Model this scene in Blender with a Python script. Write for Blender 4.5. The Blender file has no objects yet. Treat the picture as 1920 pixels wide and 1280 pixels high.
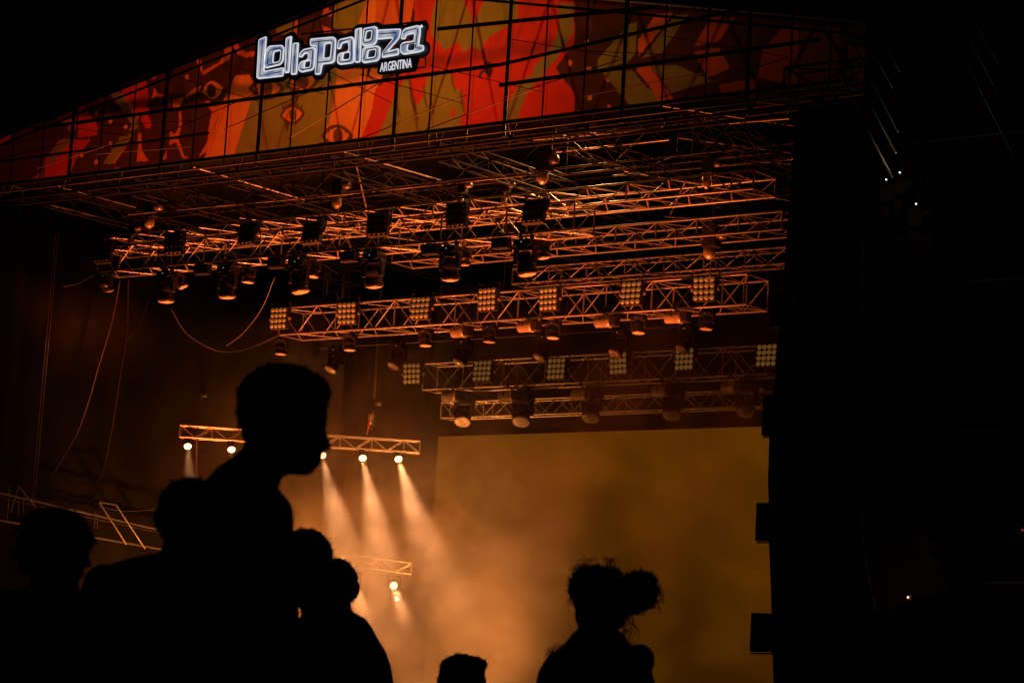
import bpy, bmesh, math, random
import numpy as np
from mathutils import Vector, Matrix, Quaternion

# ------------------------------------------------------------------ camera, world, exposure
sc = bpy.context.scene
COL = sc.collection
RAD = math.radians
YAW, PITCH, ROLL, FPX = RAD(37.74), RAD(8.67), RAD(3.31), 4800.0
cam_d = Vector((-math.sin(YAW) * math.cos(PITCH), math.cos(YAW) * math.cos(PITCH), math.sin(PITCH)))
hr = Vector((math.cos(YAW), math.sin(YAW), 0.0))          # horizontal right
hf = Vector((-math.sin(YAW), math.cos(YAW), 0.0))         # horizontal forward
cu = hr.cross(cam_d)
cam_r = hr * math.cos(ROLL) + cu * math.sin(ROLL)
cam_u = -hr * math.sin(ROLL) + cu * math.cos(ROLL)
CAM = Vector((35.74, -41.54, 1.12))
cam_data = bpy.data.cameras.new('camera')
cam = bpy.data.objects.new('camera', cam_data)
COL.objects.link(cam)
cam.matrix_world = Matrix(((cam_r.x, cam_u.x, -cam_d.x, CAM.x), (cam_r.y, cam_u.y, -cam_d.y, CAM.y),
                           (cam_r.z, cam_u.z, -cam_d.z, CAM.z), (0, 0, 0, 1)))
cam_data.sensor_width = 36.0
cam_data.lens = 36.0 * FPX / 1920.0
cam_data.clip_start = 0.2
cam_data.clip_end = 600.0
cam_data.dof.use_dof = True
cam_data.dof.focus_distance = 60.0
cam_data.dof.aperture_fstop = 10.0
sc.camera = cam

world = bpy.data.worlds.new('World')
sc.world = world
world.use_nodes = True
wn = world.node_tree.nodes
wn['Background'].inputs['Color'].default_value = (0.5, 0.45, 0.6, 1)
wn['Background'].inputs['Strength'].default_value = 0.0006

sc.view_settings.view_transform = 'Standard'
sc.view_settings.look = 'None'
sc.view_settings.exposure = 0.0
sc.view_settings.gamma = 1.0
sc.render.engine = 'CYCLES'
sc.cycles.use_denoising = True
sc.cycles.volume_bounces = 0
sc.cycles.max_bounces = 4
sc.cycles.sample_clamp_indirect = 4.0
sc.cycles.volume_step_rate = 2.0

random.seed(7)


def ray(u, v):
    return cam_d + cam_r * ((u - 960) / FPX) + cam_u * ((640 - v) / FPX)


def PY(u, v, Y):
    q = ray(u, v)
    return CAM + q * ((Y - CAM.y) / q.y)


def PX(u, v, X):
    q = ray(u, v)
    return CAM + q * ((X - CAM.x) / q.x)


def PD(u, v, D):
    return CAM + ray(u, v) * D


# ------------------------------------------------------------------ materials
def mat(name, base, rough=0.6, metal=0.0, noise=0.0, nscale=6.0, bump=0.0, spec=0.4, emit=None, es=0.0, trans=0.0):
    m = bpy.data.materials.new(name)
    m.use_nodes = True
    nt = m.node_tree
    b = nt.nodes['Principled BSDF']
    b.inputs['Base Color'].default_value = (*base, 1)
    b.inputs['Roughness'].default_value = rough
    b.inputs['Metallic'].default_value = metal
    b.inputs['Specular IOR Level'].default_value = spec
    if emit:
        b.inputs['Emission Color'].default_value = (*emit, 1)
        b.inputs['Emission Strength'].default_value = es
    if noise or bump:
        tc = nt.nodes.new('ShaderNodeTexCoord')
        nz = nt.nodes.new('ShaderNodeTexNoise')
        nz.inputs['Scale'].default_value = nscale
        nz.inputs['Detail'].default_value = 5
        nt.links.new(tc.outputs['Object'], nz.inputs['Vector'])
        if noise:
            r = nt.nodes.new('ShaderNodeValToRGB')
            r.color_ramp.elements[0].position = 0.3
            r.color_ramp.elements[1].position = 0.7
            r.color_ramp.elements[0].color = (*[c * (1 - noise) for c in base], 1)
            r.color_ramp.elements[1].color = (*[min(1, c * (1 + noise)) for c in base], 1)
            nt.links.new(nz.outputs['Fac'], r.inputs['Fac'])
            nt.links.new(r.outputs['Color'], b.inputs['Base Color'])
        if bump:
            bp = nt.nodes.new('ShaderNodeBump')
            bp.inputs['Strength'].default_value = bump
            nt.links.new(nz.outputs['Fac'], bp.inputs['Height'])
            nt.links.new(bp.outputs['Normal'], b.inputs['Normal'])
    return m


M = {}
M['alu'] = mat('scuffed_aluminium', (0.5, 0.48, 0.45), 0.36, 0.8, 0.45, 5)
M['alu_dark'] = mat('dark_tube', (0.06, 0.055, 0.05), 0.5, 0.2, 0.3, 9)  # also darkens the gable roof truss, standing in for shade
M['roof_tube'] = mat('shaded_roof_tube', (0.015, 0.014, 0.013), 0.6, 0.0, 0.4, 5, spec=0.15)  # near-black colour stands in for the shade under the roof
M['steel'] = mat('weathered_dimmed_steel', (0.2, 0.19, 0.175), 0.42, 0.6, 0.4, 7)
M['black'] = mat('black_housing', (0.018, 0.018, 0.02), 0.5, 0, 0.3, 8)
M['black_gloss'] = mat('black_plastic', (0.02, 0.02, 0.022), 0.3, 0, 0.2, 8)
M['tan'] = mat('bare_metal_can', (0.42, 0.36, 0.27), 0.35, 0.4, 0.25, 10)
M['lens'] = mat('frosted_lens', (0.5, 0.47, 0.43), 0.2, 0, 0.5, 9)
M['lamp_glass'] = mat('reflect_glow_lamp_glass', (0.26, 0.22, 0.15), 0.3, 0, 0.2, 20, emit=(1.0, 0.45, 0.09), es=0.09)  # faint emission stands in for light the bulbs reflect
M['lamp_off'] = mat('unlit_lamp_glass', (0.05, 0.05, 0.05), 0.3, 0)
M['led_dot'] = mat('status_light', (0.1, 0.1, 0.1), 0.4, emit=(0.6, 0.7, 0.8), es=0.3)
M['cable'] = mat('rubber_cable', (0.06, 0.055, 0.045), 0.5, 0, 0.2, 10)
M['rope'] = mat('steel_wire_rope', (0.34, 0.31, 0.25), 0.4, 0.3, 0.2, 20)
M['white_strap'] = mat('pale_webbing', (0.75, 0.72, 0.62), 0.7, 0, 0.4, 3)
M['red_sleeve'] = mat('red_sleeve', (0.5, 0.05, 0.03), 0.6)
M['cloth_black'] = mat('black_stage_cloth', (0.011, 0.010, 0.010), 0.95, 0, 0.4, 3, 0.3, spec=0.05)
M['cloth_dark'] = mat('charcoal_stage_cloth', (0.036, 0.033, 0.03), 0.95, 0, 0.3, 0.8, 0.2, spec=0.05)
M['tarp'] = mat('dark_roof_tarp', (0.006, 0.0055, 0.0055), 0.95, 0, 0.4, 1.5, 0.2, spec=0.05)
M['deck'] = mat('stage_deck_ply', (0.025, 0.023, 0.022), 0.6, 0, 0.4, 4)
M['ground'] = mat('trodden_grass', (0.045, 0.05, 0.025), 0.95, 0, 0.6, 0.8, 0.5)
M['skin'] = mat('skin', (0.32, 0.19, 0.13), 0.55, 0, 0.12, 14)
M['hair'] = mat('dark_hair', (0.012, 0.009, 0.007), 0.55, 0, 0.3, 40)
M['shirt_black'] = mat('black_cotton', (0.014, 0.014, 0.016), 0.9, 0, 0.3, 12, 0.2, spec=0.1)
M['shirt_navy'] = mat('dark_navy_cotton', (0.016, 0.018, 0.028), 0.9, 0, 0.3, 12, 0.2, spec=0.1)
M['shirt_grey'] = mat('charcoal_cotton', (0.03, 0.03, 0.032), 0.9, 0, 0.3, 12, 0.2, spec=0.1)
M['denim'] = mat('dark_denim', (0.02, 0.025, 0.04), 0.9, 0, 0.3, 20, spec=0.1)
M['amber_bulb'] = mat('lit_spot_lens', (1, 0.9, 0.7), 0.3, emit=(1.0, 0.55, 0.22), es=5.0)
M['navy'] = mat('navy_sign_plate', (0.012, 0.012, 0.035), 0.45, 0, 0.1, 5)
M['inline'] = mat('navy_inline', (0.01, 0.012, 0.05), 0.6)


# ------------------------------------------------------------------ object helpers
def link(o, parent=None):
    COL.objects.link(o)
    if parent is not None:
        o.parent = parent
    return o


def thing(name, label, cat, loc=(0, 0, 0), rotz=0.0, group=None):
    o = bpy.data.objects.new(name, None)
    link(o)
    o.empty_display_size = 0.2
    o.location = loc
    o.rotation_euler = (0, 0, rotz)
    tag(o, label, cat, group)
    return o


def tag(o, label=None, cat=None, group=None, kind=None):
    if label: o['label'] = label
    if cat: o['category'] = cat
    if group: o['group'] = group
    if kind: o['kind'] = kind
    return o


def mesh_obj(name, me, parent=None, loc=(0, 0, 0)):
    o = bpy.data.objects.new(name, me)
    link(o, parent)
    o.location = loc
    return o


def from_bm(name, bm, material, parent=None, smooth=False, loc=(0, 0, 0)):
    me = bpy.data.meshes.new(name)
    bm.normal_update()
    bm.to_mesh(me)
    bm.free()
    if material: me.materials.append(material)
    if smooth:
        for p in me.polygons: p.use_smooth = True
    return mesh_obj(name, me, parent, loc)


def bm_box(bm, lo, hi, bevel=0.0):
    r = bmesh.ops.create_cube(bm, size=1.0)
    vs = r['verts']
    for v in vs:
        v.co = Vector([(lo[i] + hi[i]) / 2 + v.co[i] * (hi[i] - lo[i]) for i in range(3)])
    if bevel:
        es = list({e for v in vs for e in v.link_edges})
        bmesh.ops.bevel(bm, geom=es, offset=bevel, segments=2, affect='EDGES', profile=0.6)


def box(name, lo, hi, material, parent=None, bevel=0.0, loc=(0, 0, 0)):
    bm = bmesh.new()
    bm_box(bm, lo, hi, bevel)
    return from_bm(name, bm, material, parent, loc=loc)


def bm_lathe(bm, prof, seg=16, axis='Z', cap=True):
    """profile of (radius, along-axis) pairs turned round an axis through the origin"""
    rings = []
    for r, h in prof:
        ring = []
        for k in range(seg):
            a = 2 * math.pi * k / seg
            c = (r * math.cos(a), r * math.sin(a), h)
            if axis == 'X': c = (c[2], c[0], c[1])
            if axis == 'Y': c = (c[0], c[2], c[1])
            ring.append(bm.verts.new(c))
        rings.append(ring)
    for a, b in zip(rings, rings[1:]):
        for k in range(seg):
            bm.faces.new((a[k], a[(k + 1) % seg], b[(k + 1) % seg], b[k]))
    if cap:
        bm.faces.new(rings[0][::-1])
        bm.faces.new(rings[-1])
    bmesh.ops.recalc_face_normals(bm, faces=bm.faces)


_unit = {}


def unit_tube(material):
    if material.name not in _unit:
        bm = bmesh.new()
        bm_lathe(bm, [(1, -0.5), (1, 0.5)], 8)
        me = bpy.data.meshes.new('tube_' + material.name)
        bm.to_mesh(me)
        bm.free()
        me.materials.append(material)
        for p in me.polygons: p.use_smooth = len(p.vertices) == 4
        _unit[material.name] = me
    return _unit[material.name]


def tube(name, a, b, r, material, parent=None):
    """a straight round bar between two world points (shares one unit mesh)"""
    a, b = Vector(a), Vector(b)
    base = parent.location if parent is not None else Vector()
    o = bpy.data.objects.new(name, unit_tube(material))
    link(o, parent)
    o.rotation_mode = 'QUATERNION'
    o.location = (a + b) / 2 - Vector(base)
    o.rotation_quaternion = (b - a).to_track_quat('Z', 'Y')
    o.scale = (r, r, (b - a).length)
    return o


def bm_sweep(bm, pts, r, seg=6):
    pts = [Vector(p) for p in pts]
    rings = []
    for i, p in enumerate(pts):
        t = (pts[min(i + 1, len(pts) - 1)] - pts[max(i - 1, 0)]).normalized()
        n = t.cross(Vector((0.13, 0.31, 0.94)))
        if n.length < 1e-4: n = t.cross(Vector((1, 0, 0)))
        n.normalize()
        b = t.cross(n)
        rr = r[i] if isinstance(r, (list, tuple)) else r
        rings.append([bm.verts.new(p + n * rr * math.cos(2 * math.pi * k / seg) + b * rr * math.sin(2 * math.pi * k / seg)) for k in range(seg)])
    for a, b in zip(rings, rings[1:]):
        for k in range(seg):
            bm.faces.new((a[k], a[(k + 1) % seg], b[(k + 1) % seg], b[k]))
    bm.faces.new(rings[0][::-1])
    bm.faces.new(rings[-1])


def smooth_path(pts, n=8):
    """Catmull-Rom through world points"""
    P = [Vector(p) for p in pts]
    P = [P[0] * 2 - P[1]] + P + [P[-1] * 2 - P[-2]]
    out = []
    for i in range(1, len(P) - 2):
        for k in range(n):
            t = k / n
            out.append(0.5 * ((2 * P[i]) + (P[i + 1] - P[i - 1]) * t + (2 * P[i - 1] - 5 * P[i] + 4 * P[i + 1] - P[i + 2]) * t * t
                              + (3 * P[i] - P[i - 1] - 3 * P[i + 1] + P[i + 2]) * t ** 3))
    out.append(P[-2])
    return out


def cable(name, pts, r, material, label, cat='cable', group=None, smooth=True):
    path = smooth_path(pts) if smooth and len(pts) > 2 else [Vector(p) for p in pts]
    o0 = path[0].copy()
    bm = bmesh.new()
    bm_sweep(bm, [p - o0 for p in path], r)
    o = from_bm(name, bm, material, None, True, loc=o0)
    return tag(o, label, cat, group)


ORD = ['first', 'second', 'third', 'fourth', 'fifth', 'sixth', 'seventh', 'eighth', 'ninth', 'tenth', 'eleventh', 'twelfth']

# ------------------------------------------------------------------ ground and stage
g = bmesh.new()
bmesh.ops.create_grid(g, x_segments=60, y_segments=60, size=250)
for v in g.verts: v.co.z = -0.01 - 0.05 * random.random()
tag(from_bm('ground', g, M['ground']), kind='structure')

st = thing('stage_platform', 'black raised stage deck beneath the lighting trusses', 'stage', (0, 0, 0))
box('deck', (-13.8, 0.6, 1.7), (12.6, 15.2, 1.9), M['deck'], st, 0.02)
box('skirt', (-13.7, 0.7, -0.05), (12.5, 15.1, 1.69), M['cloth_black'], st)


def curtain(name, a, b, z0, z1, label, fold=0.06, per=0.55, n=200, cloth='cloth_black'):
    a, b = Vector(a), Vector(b)
    t = (b - a)
    L = t.length
    t.normalize()
    nrm = Vector((-t.y, t.x, 0))
    bm = bmesh.new()
    cols = []
    for i in range(n + 1):
        s = L * i / n
        w = fold * math.sin(2 * math.pi * s / per + 0.8 * math.sin(s * 0.7)) * (0.7 + 0.3 * math.sin(s * 1.9))
        p = a + t * s + nrm * w
        col = []
        for k in range(6):
            z = z0 + (z1 - z0) * k / 5
            col.append(bm.verts.new((p.x, p.y, z)))
        for k in range(5, -1, -1):
            z = z0 + (z1 - z0) * k / 5
            q = p + nrm * 0.02
            col.append(bm.verts.new((q.x, q.y, z)))
        cols.append(col)
    m = len(cols[0])
    for c0, c1 in zip(cols, cols[1:]):
        for k in range(m):
            bm.faces.new((c0[k], c0[(k + 1) % m], c1[(k + 1) % m], c1[k]))
    bm.faces.new(cols[0][::-1])
    bm.faces.new(cols[-1])
    return tag(from_bm(name, bm, M[cloth], None, True), label, 'curtain')


curtain('stage_curtain', (-13.6, 14.6, 0), (12.4, 14.6, 0), 1.92, 13.2, 'black cloth hung across the back of the stage behind the screen')
curtain('stage_curtain', (-13.7, 0.9, 0), (-13.7, 14.4, 0), 1.92, 13.3, 'dark cloth closing the side of the stage behind the hanging cables', 0.035, 0.9, cloth='cloth_dark')

# roof cover (two slopes) -------------------------------------------------------------
PEAK_X = -0.35
ROOF_BASE = 13.62
def roof_top(x):
    return 17.45 - abs(x - PEAK_X) * (0.187 if x < PEAK_X else 0.205)

tp = thing('roof_cover', 'dark tarpaulin stretched over the stage roof', 'roof cover', (PEAK_X, 0, 17))
for x0, x1 in ((-14.0, PEAK_X), (PEAK_X, 11.3)):
    bm = bmesh.new()
    grid = {}
    for i in range(13):
        for j in range(13):
            x = x0 + (x1 - x0) * i / 12
            y = 0.5 + 14.3 * j / 12
            z = roof_top(x) + 0.1 - 0.05 * math.sin(math.pi * ((j * 0.25) % 1))
            for s in (0, 1):
                grid[i, j, s] = bm.verts.new((x - PEAK_X, y, z - 17 + 0.02 * s))
    for i in range(12):
        for j in range(12):
            bm.faces.new((grid[i, j, 0], grid[i, j + 1, 0], grid[i + 1, j + 1, 0], grid[i + 1, j, 0]))
            bm.faces.new((grid[i, j, 1], grid[i + 1, j, 1], grid[i + 1, j + 1, 1], grid[i, j + 1, 1]))
    from_bm('slope', bm, M['tarp'], tp, True)
for X in (-14.05, 11.52):
    box('side_skirt', (X - PEAK_X, 0.35, 13.35 - 17), (X + 0.03 - PEAK_X, 14.8, roof_top(X) + 0.14 - 17), M['cloth_black'], tp)


# ------------------------------------------------------------------ truss builder
def truss(name, label, a, b, h, w, bay, r=0.026, rb=0.016, m=None, side=None, cat='truss', group=None, faces='fbtu', up=Vector((0, 0, 1)), front=None):
    """box truss: a, b = ends of the front bottom chord; h up, w sideways (away from the audience)"""
    m = m or M['alu']
    a, b = Vector(a), Vector(b)
    t = (b - a)
    L = t.length
    t.normalize()
    side = side or Vector((-t.y, t.x, 0)).normalized()
    root = thing(name, label, cat, a, 0, group)
    n = max(2, round(L / bay))
    c = [a, b, ]
    off = {'fb': Vector(), 'ft': up * h, 'bb': side * w, 'bt': up * h + side * w}
    for k, o in off.items():
        tube('chord', a + o, b + o, r, front if front and k[0] == 'f' else m, root)
    P = lambda k, i: a + off[k] + t * (L * i / n)
    for i in range(n):
        e = i % 2
        if 'f' in faces: tube('brace', P('fb' if e else 'ft', i), P('ft' if e else 'fb', i + 1), rb, m, root)
        if 'b' in faces: tube('brace', P('bb' if e else 'bt', i), P('bt' if e else 'bb', i + 1), rb, m, root)
        if 'u' in faces: tube('brace', P('fb' if e else 'bb', i), P('bb' if e else 'fb', i + 1), rb, m, root)
        if 't' in faces: tube('brace', P('bt' if e else 'ft', i), P('ft' if e else 'bt', i + 1), rb, m, root)
    step = max(2, n // 7)
    ends = sorted(set(list(range(0, n, step)) + [n]))
    for i in ends:
        tube('strut', P('fb', i), P('ft', i), rb * 1.25, m, root)
        tube('strut', P('bb', i), P('bt', i), rb * 1.25, m, root)
        tube('strut', P('fb', i), P('bb', i), rb * 1.25, m, root)
        tube('strut', P('ft', i), P('bt', i), rb * 1.25, m, root)
    return root


def row(Y, u0, u1, bu, bv):
    z = PY(bu, bv, Y).z
    x0 = PY(u0, bv + (bu - u0) * 0.085, Y).x
    x1 = PY(u1, bv + (bu - u1) * 0.085, Y).x
    return Vector((x0, Y, z)), Vector((x1, Y, z))


ROWS = {}
ROWS['1a'] = row(2.5, 182, 1075, 600, 472)
ROWS['1b'] = row(4.0, 196, 1412, 1200, 374)
ROWS['1c'] = row(5.4, 735, 1466, 1200, 452)
ROWS['1d'] = row(7.6, 960, 1475, 1200, 514)
ROWS['2'] = row(6.8, 522, 1400, 730, 614)
ROWS['3'] = row(10.6, 792, 1444, 793, 730)
ROWS['4'] = row(12.0, 826, 1432, 826, 783)
truss('lighting_truss', 'front lighting truss with the black square lamps, orange light inside it', *ROWS['1a'], 0.62, 0.75, 0.62, r=0.027, rb=0.016, front=M['black'])  # front chords blackened to paint in their unlit silhouette
truss('lighting_truss', 'long glowing orange truss just above and behind the front lighting truss', *ROWS['1b'], 0.40, 0.9, 0.55, r=0.027, rb=0.016)
truss('lighting_truss', 'orange lit truss half hidden behind the front row, reaching the dark tower', *ROWS['1c'], 0.40, 0.8, 0.55, m=M['steel'])  # darker metal makes this truss look dimly lit
truss('lighting_truss', 'dim unlit truss right above the second row of square lamps', *ROWS['1d'], 0.38, 0.5, 0.55, m=M['steel'])
truss('lighting_truss', 'middle lighting truss carrying seven pale square lamps', *ROWS['2'], 0.70, 0.9, 0.66, r=0.027, rb=0.016)
truss('lighting_truss', 'rear lighting truss carrying six pale square lamps above the screen', *ROWS['3'], 0.70, 0.6, 0.66)
truss('lighting_truss', 'lowest dim truss just above the top edge of the screen', *ROWS['4'], 0.42, 0.4, 0.5)

# ------------------------------------------------------------------ gable: roof front structure, banner
MULL = [25, 85, 140, 197, 258, 318, 377, 440, 503, 563, 628, 693, 758, 823, 898, 968, 1037, 1115, 1188, 1260, 1343, 1420, 1497, 1560]
def base_v(u): return 350 - 0.1133 * u
MX = [PY(u, base_v(u), 0).x for u in MULL]
BX = [-13.75] + [0.5 * (x + (MX[0] + (MX[-1] - MX[0]) * i / (len(MX) - 1))) for i, x in enumerate(MX)]
THICK = {140, 318, 503, 758, 968, 1188, 1420}
gf = thing('gable_scaffolding', 'dark steel grid of posts and rails across the painted gable', 'scaffolding', (PEAK_X, -0.12, ROOF_BASE))
YF = -0.12
for u, x in zip(MULL, BX[1:]):
    r = 0.042 if u in THICK else 0.019
    tube('post', (x, YF, ROOF_BASE - 0.12), (x, YF, roof_top(x) + 0.02), r, M['black'], gf)
tube('rafter', (-14.0, YF - 0.05, roof_top(-14.0)), (PEAK_X, YF - 0.05, roof_top(PEAK_X)), 0.06, M['alu_dark'], gf)
tube('rafter', (PEAK_X, YF - 0.05, roof_top(PEAK_X)), (11.6, YF - 0.05, roof_top(11.6)), 0.06, M['alu_dark'], gf)
tube('rafter', (-14.0, YF - 0.05, roof_top(-14.0) - 0.32), (PEAK_X, YF - 0.05, roof_top(PEAK_X) - 0.32), 0.03, M['alu_dark'], gf)
tube('rafter', (PEAK_X, YF - 0.05, roof_top(PEAK_X) - 0.32), (11.6, YF - 0.05, roof_top(11.6) - 0.32), 0.03, M['alu_dark'], gf)
tube('rail', (-14.0, YF - 0.055, ROOF_BASE - 0.02), (11.5, YF - 0.055, ROOF_BASE - 0.02), 0.026, M['alu'], gf)
tube('rail', (-14.0, YF - 0.05, ROOF_BASE + 0.17), (11.5, YF - 0.05, ROOF_BASE + 0.17), 0.05, M['black'], gf)
tube('rail', (-11.5, YF - 0.05, ROOF_BASE + 1.5), (3.0, YF - 0.05, ROOF_BASE + 1.45), 0.045, M['black'], gf)
tube('rail', (3.0, YF - 0.05, ROOF_BASE + 1.0), (10.8, YF - 0.05, ROOF_BASE + 1.05), 0.045, M['black'], gf)
tube('rail', (-13.8, YF - 0.05, ROOF_BASE + 0.75), (-5.5, YF - 0.05, ROOF_BASE + 0.8), 0.035, M['black'], gf)
tube('rail', (3.0, YF - 0.055, ROOF_BASE + 1.45), (9.0, YF - 0.055, ROOF_BASE + 1.9), 0.04, M['black'], gf)
tube('rail', (1.2, YF - 0.05, ROOF_BASE + 2.45), (7.0, YF - 0.05, ROOF_BASE + 2.2), 0.045, M['black'], gf)
# bracing wires and diagonals in front of the cloth
for i in range(0, len(BX) - 3, 2):
    xa, xb = BX[i], BX[i + 3]
    za = ROOF_BASE + random.uniform(0.1, 1.0)
    zb = ROOF_BASE + random.uniform(0.2, 1.6)
    tube('bracing_wire', (xa, YF - 0.09, min(za, roof_top(xa) - .2)), (xb, YF - 0.09, min(zb, roof_top(xb) - .2)), 0.011, M['rope'], gf)
    tube('bracing_wire', (xa, YF - 0.11, min(zb + .8, roof_top(xa) - .2)), (xb, YF - 0.11, min(za + .5, roof_top(xb) - .2)), 0.009, M['rope'], gf)
# roof interior: gable trusses right behind the cloth (their shadows fall on it)
rt = thing('roof_gable_truss', 'heavy dark roof truss right behind the painted gable cloth', 'roof truss', (PEAK_X, 0.55, ROOF_BASE))
for Y in (0.55, 1.15):
    tube('chord', (-13.6, Y, ROOF_BASE), (11.4, Y, ROOF_BASE), 0.036, M['roof_tube'], rt)
    tube('chord', (-13.8, Y, roof_top(-13.8) - 0.25), (PEAK_X, Y, roof_top(PEAK_X) - 0.25), 0.05, M['alu_dark'], rt)
    tube('chord', (PEAK_X, Y, roof_top(PEAK_X) - 0.25), (11.4, Y, roof_top(11.4) - 0.25), 0.05, M['alu_dark'], rt)
for i in range(0, 13):
    x0 = -13.2 + i * 2.0
    x1 = x0 + 1.0
    x2 = min(x0 + 2.0, 11.4)
    if x1 > 11.2: break
    tube('brace', (x0, 0.55, ROOF_BASE), (x1, 0.55, roof_top(x1) - 0.25), 0.03, M['alu_dark'], rt)
    tube('brace', (x1, 0.55, roof_top(x1) - 0.25), (x2, 0.55, ROOF_BASE), 0.03, M['alu_dark'], rt)
    tube('brace', (x0, 0.55, ROOF_BASE), (x0 + 0.5, 1.15, ROOF_BASE), 0.012, M['roof_tube'], rt)
    tube('brace', (x0 + 0.5, 1.15, ROOF_BASE), (x1, 0.55, ROOF_BASE), 0.012, M['roof_tube'], rt)
    tube('brace', (x1, 0.55, ROOF_BASE), (x1 + 0.5, 1.15, ROOF_BASE), 0.012, M['roof_tube'], rt)
    tube('brace', (x1 + 0.5, 1.15, ROOF_BASE), (x2, 0.55, ROOF_BASE), 0.012, M['roof_tube'], rt)

# painted cloth ----------------------------------------------------------------------
def proj_px(X, Z, Y=0.0):
    w = np.stack([X - CAM.x, np.full_like(X, Y - CAM.y), Z - CAM.z], -1)
    dz = w @ np.array(cam_d)
    return 960 + FPX * (w @ np.array(cam_r)) / dz, 640 - FPX * (w @ np.array(cam_u)) / dz


def inside(poly, U, V):
    r = np.zeros(U.shape, bool)
    n = len(poly)
    for i in range(n):
        x0, y0 = poly[i]
        x1, y1 = poly[(i + 1) % n]
        if y0 == y1: continue
        c = ((y0 > V) != (y1 > V)) & (U < (x1 - x0) * (V - y0) / (y1 - y0) + x0)
        r ^= c
    return r


Z1 = lambda L: [(x / 3.0, y / 3.0) for x, y in L]
Z2 = lambda L: [(440 + x / 3.0, y / 3.0) for x, y in L]
Z3 = lambda L: [(1000 + x / 3.0, y / 3.0) for x, y in L]
Z8 = lambda L: [(180 + x / 5.817, 120 + y / 5.817) for x, y in L]
def oval(cx, cy, rx, ry, n=20, a=0.0):
    return [(cx + rx * math.cos(t) * math.cos(a) - ry * math.sin(t) * math.sin(a), cy + rx * math.cos(t) * math.sin(a) + ry * math.sin(t) * math.cos(a)) for t in [2 * math.pi * k / n for k in range(n)]]
def almond(cx, cy, rx, ry, a=-0.12):
    pts = []
    for k in range(17):
        t = -1 + 2 * k / 16
        pts.append((t * rx, -ry * (1 - t * t)))
    for k in range(15, 0, -1):
        t = -1 + 2 * k / 16
        pts.append((t * rx, ry * (1 - t * t)))
    return [(cx + x * math.cos(a) - y * math.sin(a), cy + x * math.sin(a) + y * math.cos(a)) for x, y in pts]

DK, RED, ORG, OLV, RST, ORD_ = (0.055, 0.022, 0.016), (0.44, 0.034, 0.022), (0.60, 0.20, 0.05), (0.21, 0.18, 0.036), (0.36, 0.08, 0.03), (0.52, 0.12, 0.035)
GRN = (0.18, 0.17, 0.05)
PR = []
def pr(c, poly): PR.append((c, poly))
# left end
pr(RST, Z1([(285, 570), (425, 525), (430, 720), (400, 745), (300, 640)]))
pr(RED, Z1([(443, 560), (552, 712), (540, 760), (438, 775)]))
pr(RED, Z1([(250, 1012), (250, 900), (330, 790), (505, 785), (430, 890), (385, 1008)]))
pr(GRN, Z1([(265, 880), (345, 785), (412, 778), (340, 850), (290, 930)]))
pr(RST, Z1([(0, 700), (70, 660), (60, 780), (0, 830)]))
pr(RST, Z1([(180, 1010), (235, 960), (240, 1020), (190, 1040)]))
pr(GRN, Z8([(150, 250), (215, 240), (270, 330), (395, 485), (290, 525), (215, 410), (160, 330)]))
pr(GRN, Z8([(320, 565), (455, 595), (462, 700), (350, 735), (385, 660)]))
pr(GRN, Z8([(260, 790), (390, 765), (330, 880), (180, 1088), (78, 1092), (160, 950)]))
pr(ORD_, Z8([(345, 870), (320, 920), (215, 1060), (215, 1088), (180, 1088), (250, 990)]))
pr(RED, Z8([(245, 250), (420, 85), (520, 130), (560, 240), (572, 400), (530, 490), (480, 560), (400, 440), (300, 330)]))
pr(RED, Z8([(488, 490), (575, 468), (562, 560), (602, 640), (590, 690), (540, 702), (488, 620)]))
pr(ORD_, Z8([(275, 325), (325, 330), (465, 560), (460, 605), (400, 540)]))
pr(ORD_, Z8([(640, 0), (695, 0), (682, 110), (640, 185), (598, 130), (655, 105)]))
pr(ORD_, Z8([(635, 260), (662, 320), (745, 340), (720, 362), (640, 352), (600, 405), (605, 360)]))
pr(ORD_, Z8([(460, 750), (490, 760), (497, 940), (572, 1062), (448, 1062)]))
pr(ORD_, Z8([(835, 390), (940, 370), (1050, 280), (1145, 248), (1130, 292), (1010, 345), (920, 425), (910, 470), (838, 492)]))
pr(ORG, Z8(almond(1268, 285, 112, 96, -0.2)))
pr(DK, Z8(oval(1253, 290, 50, 76)))
pr(ORD_, Z8([(1185, 400), (1238, 408), (1235, 432), (1190, 428)]))
pr(ORD_, Z8([(895, 515), (920, 515), (932, 640), (905, 770), (888, 812), (925, 900), (960, 1000), (1010, 1022), (940, 1028), (900, 920), (868, 850), (798, 895), (803, 715), (850, 772), (885, 720), (902, 640)]))
pr(ORD_, Z8([(1215, 470), (1382, 448), (1330, 560), (1290, 680), (1270, 780), (1230, 900), (1200, 960), (1120, 1012), (1160, 940), (1212, 850), (1232, 650), (1258, 520)]))
pr(ORD_, Z8([(772, 945), (768, 1040), (725, 1045), (745, 1000)]))
pr(ORD_, Z8([(570, 1108), (920, 1072), (920, 1092), (730, 1112), (600, 1122)]))
pr(ORD_, Z8([(200, 1132), (262, 1138), (275, 1160), (230, 1168)]))
pr(ORD_, Z8([(450, 1122), (505, 1118), (505, 1140), (450, 1144)]))
pr(ORD_, Z8(oval(413, 1135, 14, 18)))
for c in ((538, 495), (540, 635), (620, 680), (704, 712), (620, 810), (540, 912), (1050, 433), (457, 872), (922, 350)):
    pr(ORG, Z1(oval(c[0], c[1], 10, 14)))
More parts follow.
